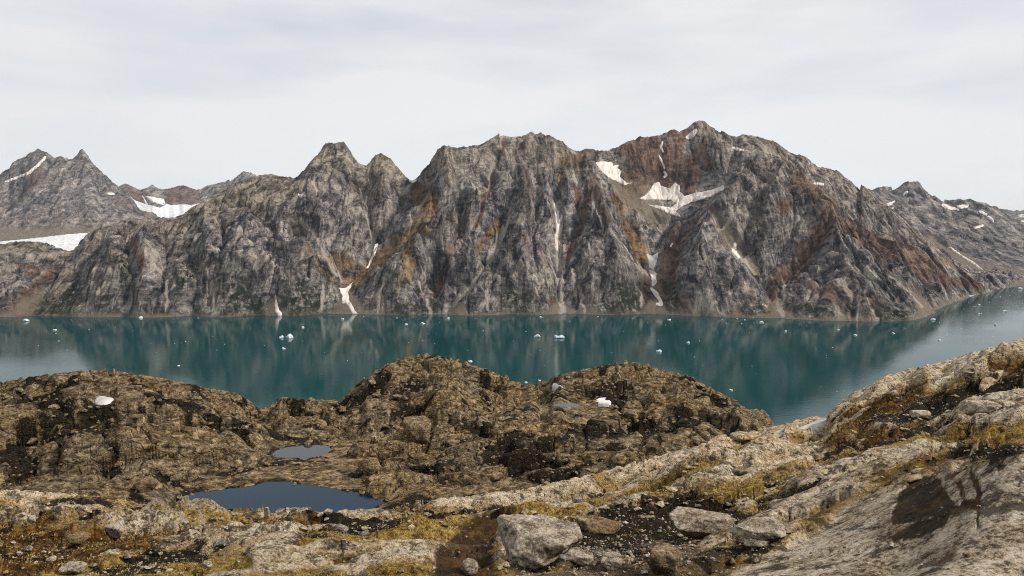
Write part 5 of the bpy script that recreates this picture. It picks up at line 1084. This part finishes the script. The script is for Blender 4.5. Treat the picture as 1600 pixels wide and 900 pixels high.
o = tufts('yellow_tussocks', p_, h_, h_ * 0.8, M_TUS, 38); struct(o, 'yellow moss and grass tussocks over the near slope', 'moss', 'stuff')
p_ = grid_scatter(9000, 46, 9, 80, lambda i, j: dark[i, j] ** 2 * (1 - slab[i, j]) * (1 - stain_and_hollow[i, j]) + 0.005)
h_ = np.clip(np.random.RandomState(47).lognormal(0.8, 0.3, 9000), 1.2, 4) * p_[1] / F
o = tufts('dark_heath', p_, h_, h_ * 1.1, M_HEA, 48); struct(o, 'low dark heath plants in the soil hollows of the near slope', 'heath', 'stuff')

# ------------------------------------------------------------------ snow left on the hills and the near slope
def flat_snow(poly, lab, zoff=0.25):
    """a low lens of snow in its smoothed hollow"""
    P = np.array([fg.hit(a, b) for a, b in poly]); md = float(np.median(P[:, 1])); ok = np.abs(P[:, 1] / md - 1) < 0.10
    co = np.linalg.lstsq(np.c_[P[ok, 0], P[ok, 1], np.ones(ok.sum())], P[ok, 2], rcond=None)[0]
    pts_ = []
    for k, (a, b) in enumerate(poly):              # meet the plane of the hollow
        s_, q_ = ray(a, b); d = (H - co[2]) / (co[0] * s_ + co[1] + q_); d = float(np.clip(d, md * 0.9, md * 1.1)); pts_.append((float(s_) * d, d))
    Q = []
    for i in range(len(pts_)):                     # rounded, slightly uneven outline
        p0, p1, p2, p3 = [np.array(pts_[(i + k) % len(pts_)]) for k in (-1, 0, 1, 2)]
        for t_ in (0, 0.25, 0.5, 0.75): Q.append(0.5 * (2 * p1 + (p2 - p0) * t_ + (2 * p0 - 5 * p1 + 4 * p2 - p3) * t_ ** 2 + (3 * p1 - p0 - 3 * p2 + p3) * t_ ** 3))
    Q = np.array(Q); c = Q.mean(0); n = len(Q); size = np.abs(Q - c).max()
    Q = c + (Q - c) * (1 + 0.05 * perlin(Q[:, 0] * 6 / size, Q[:, 1] * 6 / size, 3))[:, None]
    V = [(c[0], c[1], zoff)]
    for t_, h_ in ((0.4, 0.95), (0.75, 0.75), (0.93, 0.45), (1.0, 0.12), (1.03, -1.2)): V += [(x, y, zoff * h_) for x, y in c + (Q - c) * t_]
    V = np.array(V); V[-n:, 2] -= 0.7; V[:, 2] += V[:, 0] * co[0] + V[:, 1] * co[1] + co[2] - 0.06
    tri = [(0, 1 + i, 1 + (i + 1) % n) for i in range(n)]
    for k in range(4):
        for i in range(n):
            j = (i + 1) % n; tri += [(1 + k * n + i, 1 + (k + 1) * n + i, 1 + (k + 1) * n + j), (1 + k * n + i, 1 + (k + 1) * n + j, 1 + k * n + j)]
    tag(mesh_obj('snow_patch', V, tri, M_SNOWN), lab, 'snow patch')
M_SNOWN = mat_snow('near_snow', (0.66, 0.63, 0.615))
flat_snow(SNOWBED[0], 'white snow patch on the dark left hill', 0.6)
flat_snow(SNOWBED[1], 'upper small snow patch at the left end of the second dome', 0.7)
flat_snow(SNOWBED[2], 'snow patch beside the narrow pond under the second dome', 0.7)
flat_snow(SNOWBED[3], 'long snow strip at the top edge of the near slope', 0.10)

# ------------------------------------------------------------------ ice floating in the fjord
def mat_ice():
    t = NT('floating_ice'); c = t.ramp(t.noise(t.pos(), 0.35, 5, 0.6), [(0.35, (0.36, 0.50, 0.55)), (0.6, (0.58, 0.64, 0.66))])
    return t.done(c, 0.45, t.bump(t.noise(t.pos(), 0.5, 4, 0.6), 0.8, 0.6), 0.4)
M_ICE = mat_ice()
BIG_ICE = [  # px, py, width px, height px, label
    (452, 528, 14, 8, 'largest iceberg with a humped white top, left of centre in the fjord'), (440, 528, 8, 4.5, 'round bluish ice block touching the largest iceberg on its left'),
    (443, 545, 8, 2.5, 'flat ice floe just below the largest iceberg'), (42, 502, 13, 5, 'wedge shaped pale blue iceberg at the far left shore'), (220, 497, 10, 3.5, 'low pale blue iceberg near the far shore under the left mountain dome'),
    (840, 527, 14, 5, 'pale slanting iceberg, left one of the pair in mid fjord'), (874, 528, 19, 6, 'carved iceberg with a dip in its middle, right one of the pair in mid fjord'), (1030, 550, 11, 4.5, 'white iceberg alone in the water above the second dome'),
    (660, 506, 10, 3, 'flat white floe left of centre near the far shore'), (635, 507, 7, 2, 'thin floe just left of the flat white floe near the far shore'), (700, 498, 6, 3, 'small blue ice block under the far shore left of centre'),
    (734, 565, 10, 2.6, 'flat floe just behind the right flank of the first dome'), (1075, 536, 6, 3.5, 'small two-horned ice block right of the white iceberg'), (1190, 504, 9, 2.5, 'flat floe near the far shore on the right'),
    (1045, 500, 7, 2.2, 'small floe at the far shore beside the pale fan right of centre'), (1142, 610, 7, 2.5, 'white floe in the near water left of the right slope'), (822, 598, 7, 2.5, 'floe peeking out in the notch between the two domes'), (843, 595, 6, 2.2, 'second floe in the notch between the two domes, nearer the second dome'),
    (845, 496, 7, 2, 'small floe under the far shore below the long thin snow gully'), (1458, 500, 9, 4, 'turquoise tipped iceberg just off the right headland'), (1337, 524, 8, 2.6, 'white floe in the water left of the right headland'), (1310, 516, 6, 2.4, 'small floe between two others left of the right headland'),
    (1396, 521, 6, 2.4, 'floe in the pale water below the right headland'), (1228, 518, 5, 3, 'small upright ice block below the rust coloured fan'), (1570, 487, 10, 2.5, 'long flat floe at the right edge of the brash ice'), (1530, 491, 5, 2.5, 'white block in the brash ice right of the headland'),
    (1593, 452, 9, 4, 'pale ice block far up the fjord at the right edge'), (1517, 463, 10, 2, 'thin ice strip along the far right shore'), (1468, 532, 6, 2.4, 'small blue floe in pale water near the right slope'), (1530, 477, 6, 2.4, 'white floe far up the brash ice on the right'),
    (474, 512, 6, 2.5, 'small floe up and right of the largest iceberg'), (535, 499, 6, 3, 'small floe off the pale fan below the twin peaks'), (86, 516, 7, 2, 'thin floe right of the wedge shaped iceberg'), (279, 572, 5, 2, 'small floe in the near water behind the left hill'),
    (1556, 508, 5, 3, 'bright ice block in the water right of the headland, above the right slope'),
]
SMALL_ICE = [(87, 521, 5), (92, 533, 5), (105, 547, 3), (60, 540, 3), (139, 515, 3), (310, 497, 5), (209, 516, 2), (332, 526, 2), (237, 537, 2), (290, 534, 4), (273, 537, 3), (284, 536, 2), (351, 538, 4), (339, 547, 3), (244, 551, 2), (73, 517, 2), (111, 500, 2), (180, 511, 2),
    (473, 533, 3), (568, 495, 4), (620, 497, 5), (668, 522, 3), (638, 535, 3), (660, 532, 2), (679, 537, 3), (731, 548, 3), (755, 517, 4), (750, 495, 2), (543, 564, 4), (413, 540, 2), (565, 551, 2), (507, 551, 2), (682, 522, 2), (687, 504, 2),
    (822, 518, 4), (884, 499, 3), (890, 502, 3), (934, 495, 5), (988, 498, 3), (1040, 508, 3), (1029, 533, 4), (1093, 533, 4), (1128, 499, 5), (1135, 505, 3), (1152, 498, 5), (1164, 500, 5), (1159, 506, 4), (1171, 520, 3), (1085, 558, 4), (1079, 572, 2), (1175, 572, 3), (844, 548, 3), (806, 555, 2), (829, 554, 2), (851, 571, 2), (956, 551, 3), (1055, 502, 2), (962, 520, 2), (974, 518, 2), (1012, 504, 2), (1098, 571, 2), (1181, 584, 2), (802, 533, 3),
    (1260, 509, 3), (1413, 513, 3), (1447, 495, 3), (1468, 504, 3), (1485, 526, 3), (1502, 513, 3), (1551, 526, 4), (1563, 464, 5), (1582, 455, 4), (1578, 462, 3), (1301, 543, 4), (1291, 555, 3), (1291, 559, 3), (1308, 612, 4), (1283, 604, 2), (1228, 547, 2)]
r = np.random.RandomState(77)
BR = [(1478, 484), (1490, 474), (1530, 464), (1600, 460), (1600, 492), (1540, 503), (1490, 503), (1480, 496)]
while len(SMALL_ICE) < 128:
    a, b = r.uniform(1476, 1600), r.uniform(460, 503)
    if in_poly(np.array([a]), np.array([b]), BR)[0]: SMALL_ICE.append((a, b, r.choice([1.4, 1.8, 2.2, 3.0], p=[.35, .35, .2, .1])))
def ice_shape(seed, w, h, sub):
    v, f = rock_shape(seed, sub, 11, 10, 0.16, (1, 0.75, 1)); r_ = np.random.RandomState(seed)
    hump = 0.55 + 0.45 * np.cos((v[:, 0] - r_.uniform(-0.3, 0.3)) * r_.uniform(2.5, 5.5)) ** 2 + 0.25 * noise3(v * 3, 1.0, 2, seed)
    v[:, 2] = np.where(v[:, 2] > -0.1, (v[:, 2] + 0.1) * hump * 1.7, (v[:, 2] + 0.1) * 0.5)
    v[:, 2] *= h / max(v[:, 2].max(), 1e-6); v[:, :2] *= w; return v, f
for k, (px, py, w, h, lab) in enumerate(BIG_ICE):
    X0, d0 = on_plane(px, py); m = float(d0) / F; v, f = ice_shape(400 + k, w * m * 0.9, h * m * 0.85, 4 if w > 9 else 3)
    o = mesh_obj('iceberg', v, f, M_ICE); o.location = (float(X0), float(d0), 0); o.rotation_euler = (0, 0, r.uniform(-0.3, 0.3)); tag(o, lab, 'iceberg', 'ice floating in the fjord')
CH = []
for k in range(6):
    v, f = ice_shape(500 + k, 1.0, 0.34, 2); o = mesh_obj('ice_chunk', v, f, M_ICE); CH.append(o.data); bpy.data.objects.remove(o)
LAND = [(452, 528, 'the largest iceberg'), (42, 502, 'the wedge shaped iceberg'), (220, 497, 'the low blue iceberg at left'), (840, 527, 'the slanting iceberg in mid fjord'), (874, 528, 'the carved iceberg in mid fjord'),
        (1030, 550, 'the white iceberg above the second dome'), (660, 506, 'the flat white floe left of centre'), (734, 565, 'the floe behind the first dome'), (1190, 504, 'the flat floe at the right far shore'), (1142, 610, 'the floe by the right slope'),
        (822, 598, 'the floes between the two domes'), (1337, 524, 'the floe left of the headland'), (1396, 521, 'the floe below the headland'), (1458, 500, 'the turquoise tipped iceberg'), (279, 572, 'the floe behind the left hill'), (535, 499, 'the floe off the pale fan')]
ORD = ['nearest', 'second', 'third', 'fourth', 'fifth', 'sixth', 'seventh', 'eighth', 'ninth', 'tenth']
ice_lab, buckets = {}, {}
for k, (px, py, w) in enumerate(SMALL_ICE):
    if px > 1476 and py < 506: ice_lab[k] = ('tiny white scrap in the brash ice off the right headland', 'brash ice off the right headland'); continue
    d_, lx, ly, nm_ = min((math.hypot(px - a, (py - b) * 3), a, b, n) for a, b, n in LAND)
    side = ('to the right of' if px > lx else 'to the left of') if abs(px - lx) > abs(py - ly) * 1.5 else ('below' if py > ly else 'above')
    buckets.setdefault((side, nm_), []).append((d_, k))
for (side, nm_), lst in buckets.items():
    for i_, (d_, k) in enumerate(sorted(lst)):
        ice_lab[k] = (('tiny ice scrap ' if len(lst) == 1 else ORD[i_] + ' tiny ice scrap ') + side + ' ' + nm_, 'ice scraps in the open fjord')
for k, (px, py, w) in enumerate(SMALL_ICE):
    X0, d0 = on_plane(px, py); m = float(d0) / F
    o = bpy.data.objects.new('ice_chunk', CH[k % 6]); link(o); o.location = (float(X0), float(d0), 0); w *= 0.6; o.scale = (w * m, w * m, w * m * r.uniform(0.7, 1.1)); o.rotation_euler = (0, 0, r.uniform(0, 6.28))
    tag(o, ice_lab[k][0], 'ice', ice_lab[k][1])

# ------------------------------------------------------------------ air between here and the far peaks
t = NT('air'); t.t.nodes.remove(t.p); pv = t.n('ShaderNodeVolumePrincipled'); pv.inputs['Density'].default_value = 1.0e-5; pv.inputs['Color'].default_value = (0.74, 0.87, 1.0, 1)
t.l(pv.outputs[0], t.out.inputs['Volume'])
bx0, bx1, by0, by1, bz0, bz1 = -13200, 13200, -2700, 13300, -340, 1400
V = [(x, y, z) for z in (bz0, bz1) for y in (by0, by1) for x in (bx0, bx1)]
hz = mesh_obj('haze', V, [(0, 2, 3, 1), (4, 5, 7, 6), (0, 1, 5, 4), (2, 6, 7, 3), (0, 4, 6, 2), (1, 3, 7, 5)], t.m, smooth_sh=False); hz['kind'] = 'stuff'; hz['label'] = 'thin bluish haze in the air over the fjord'
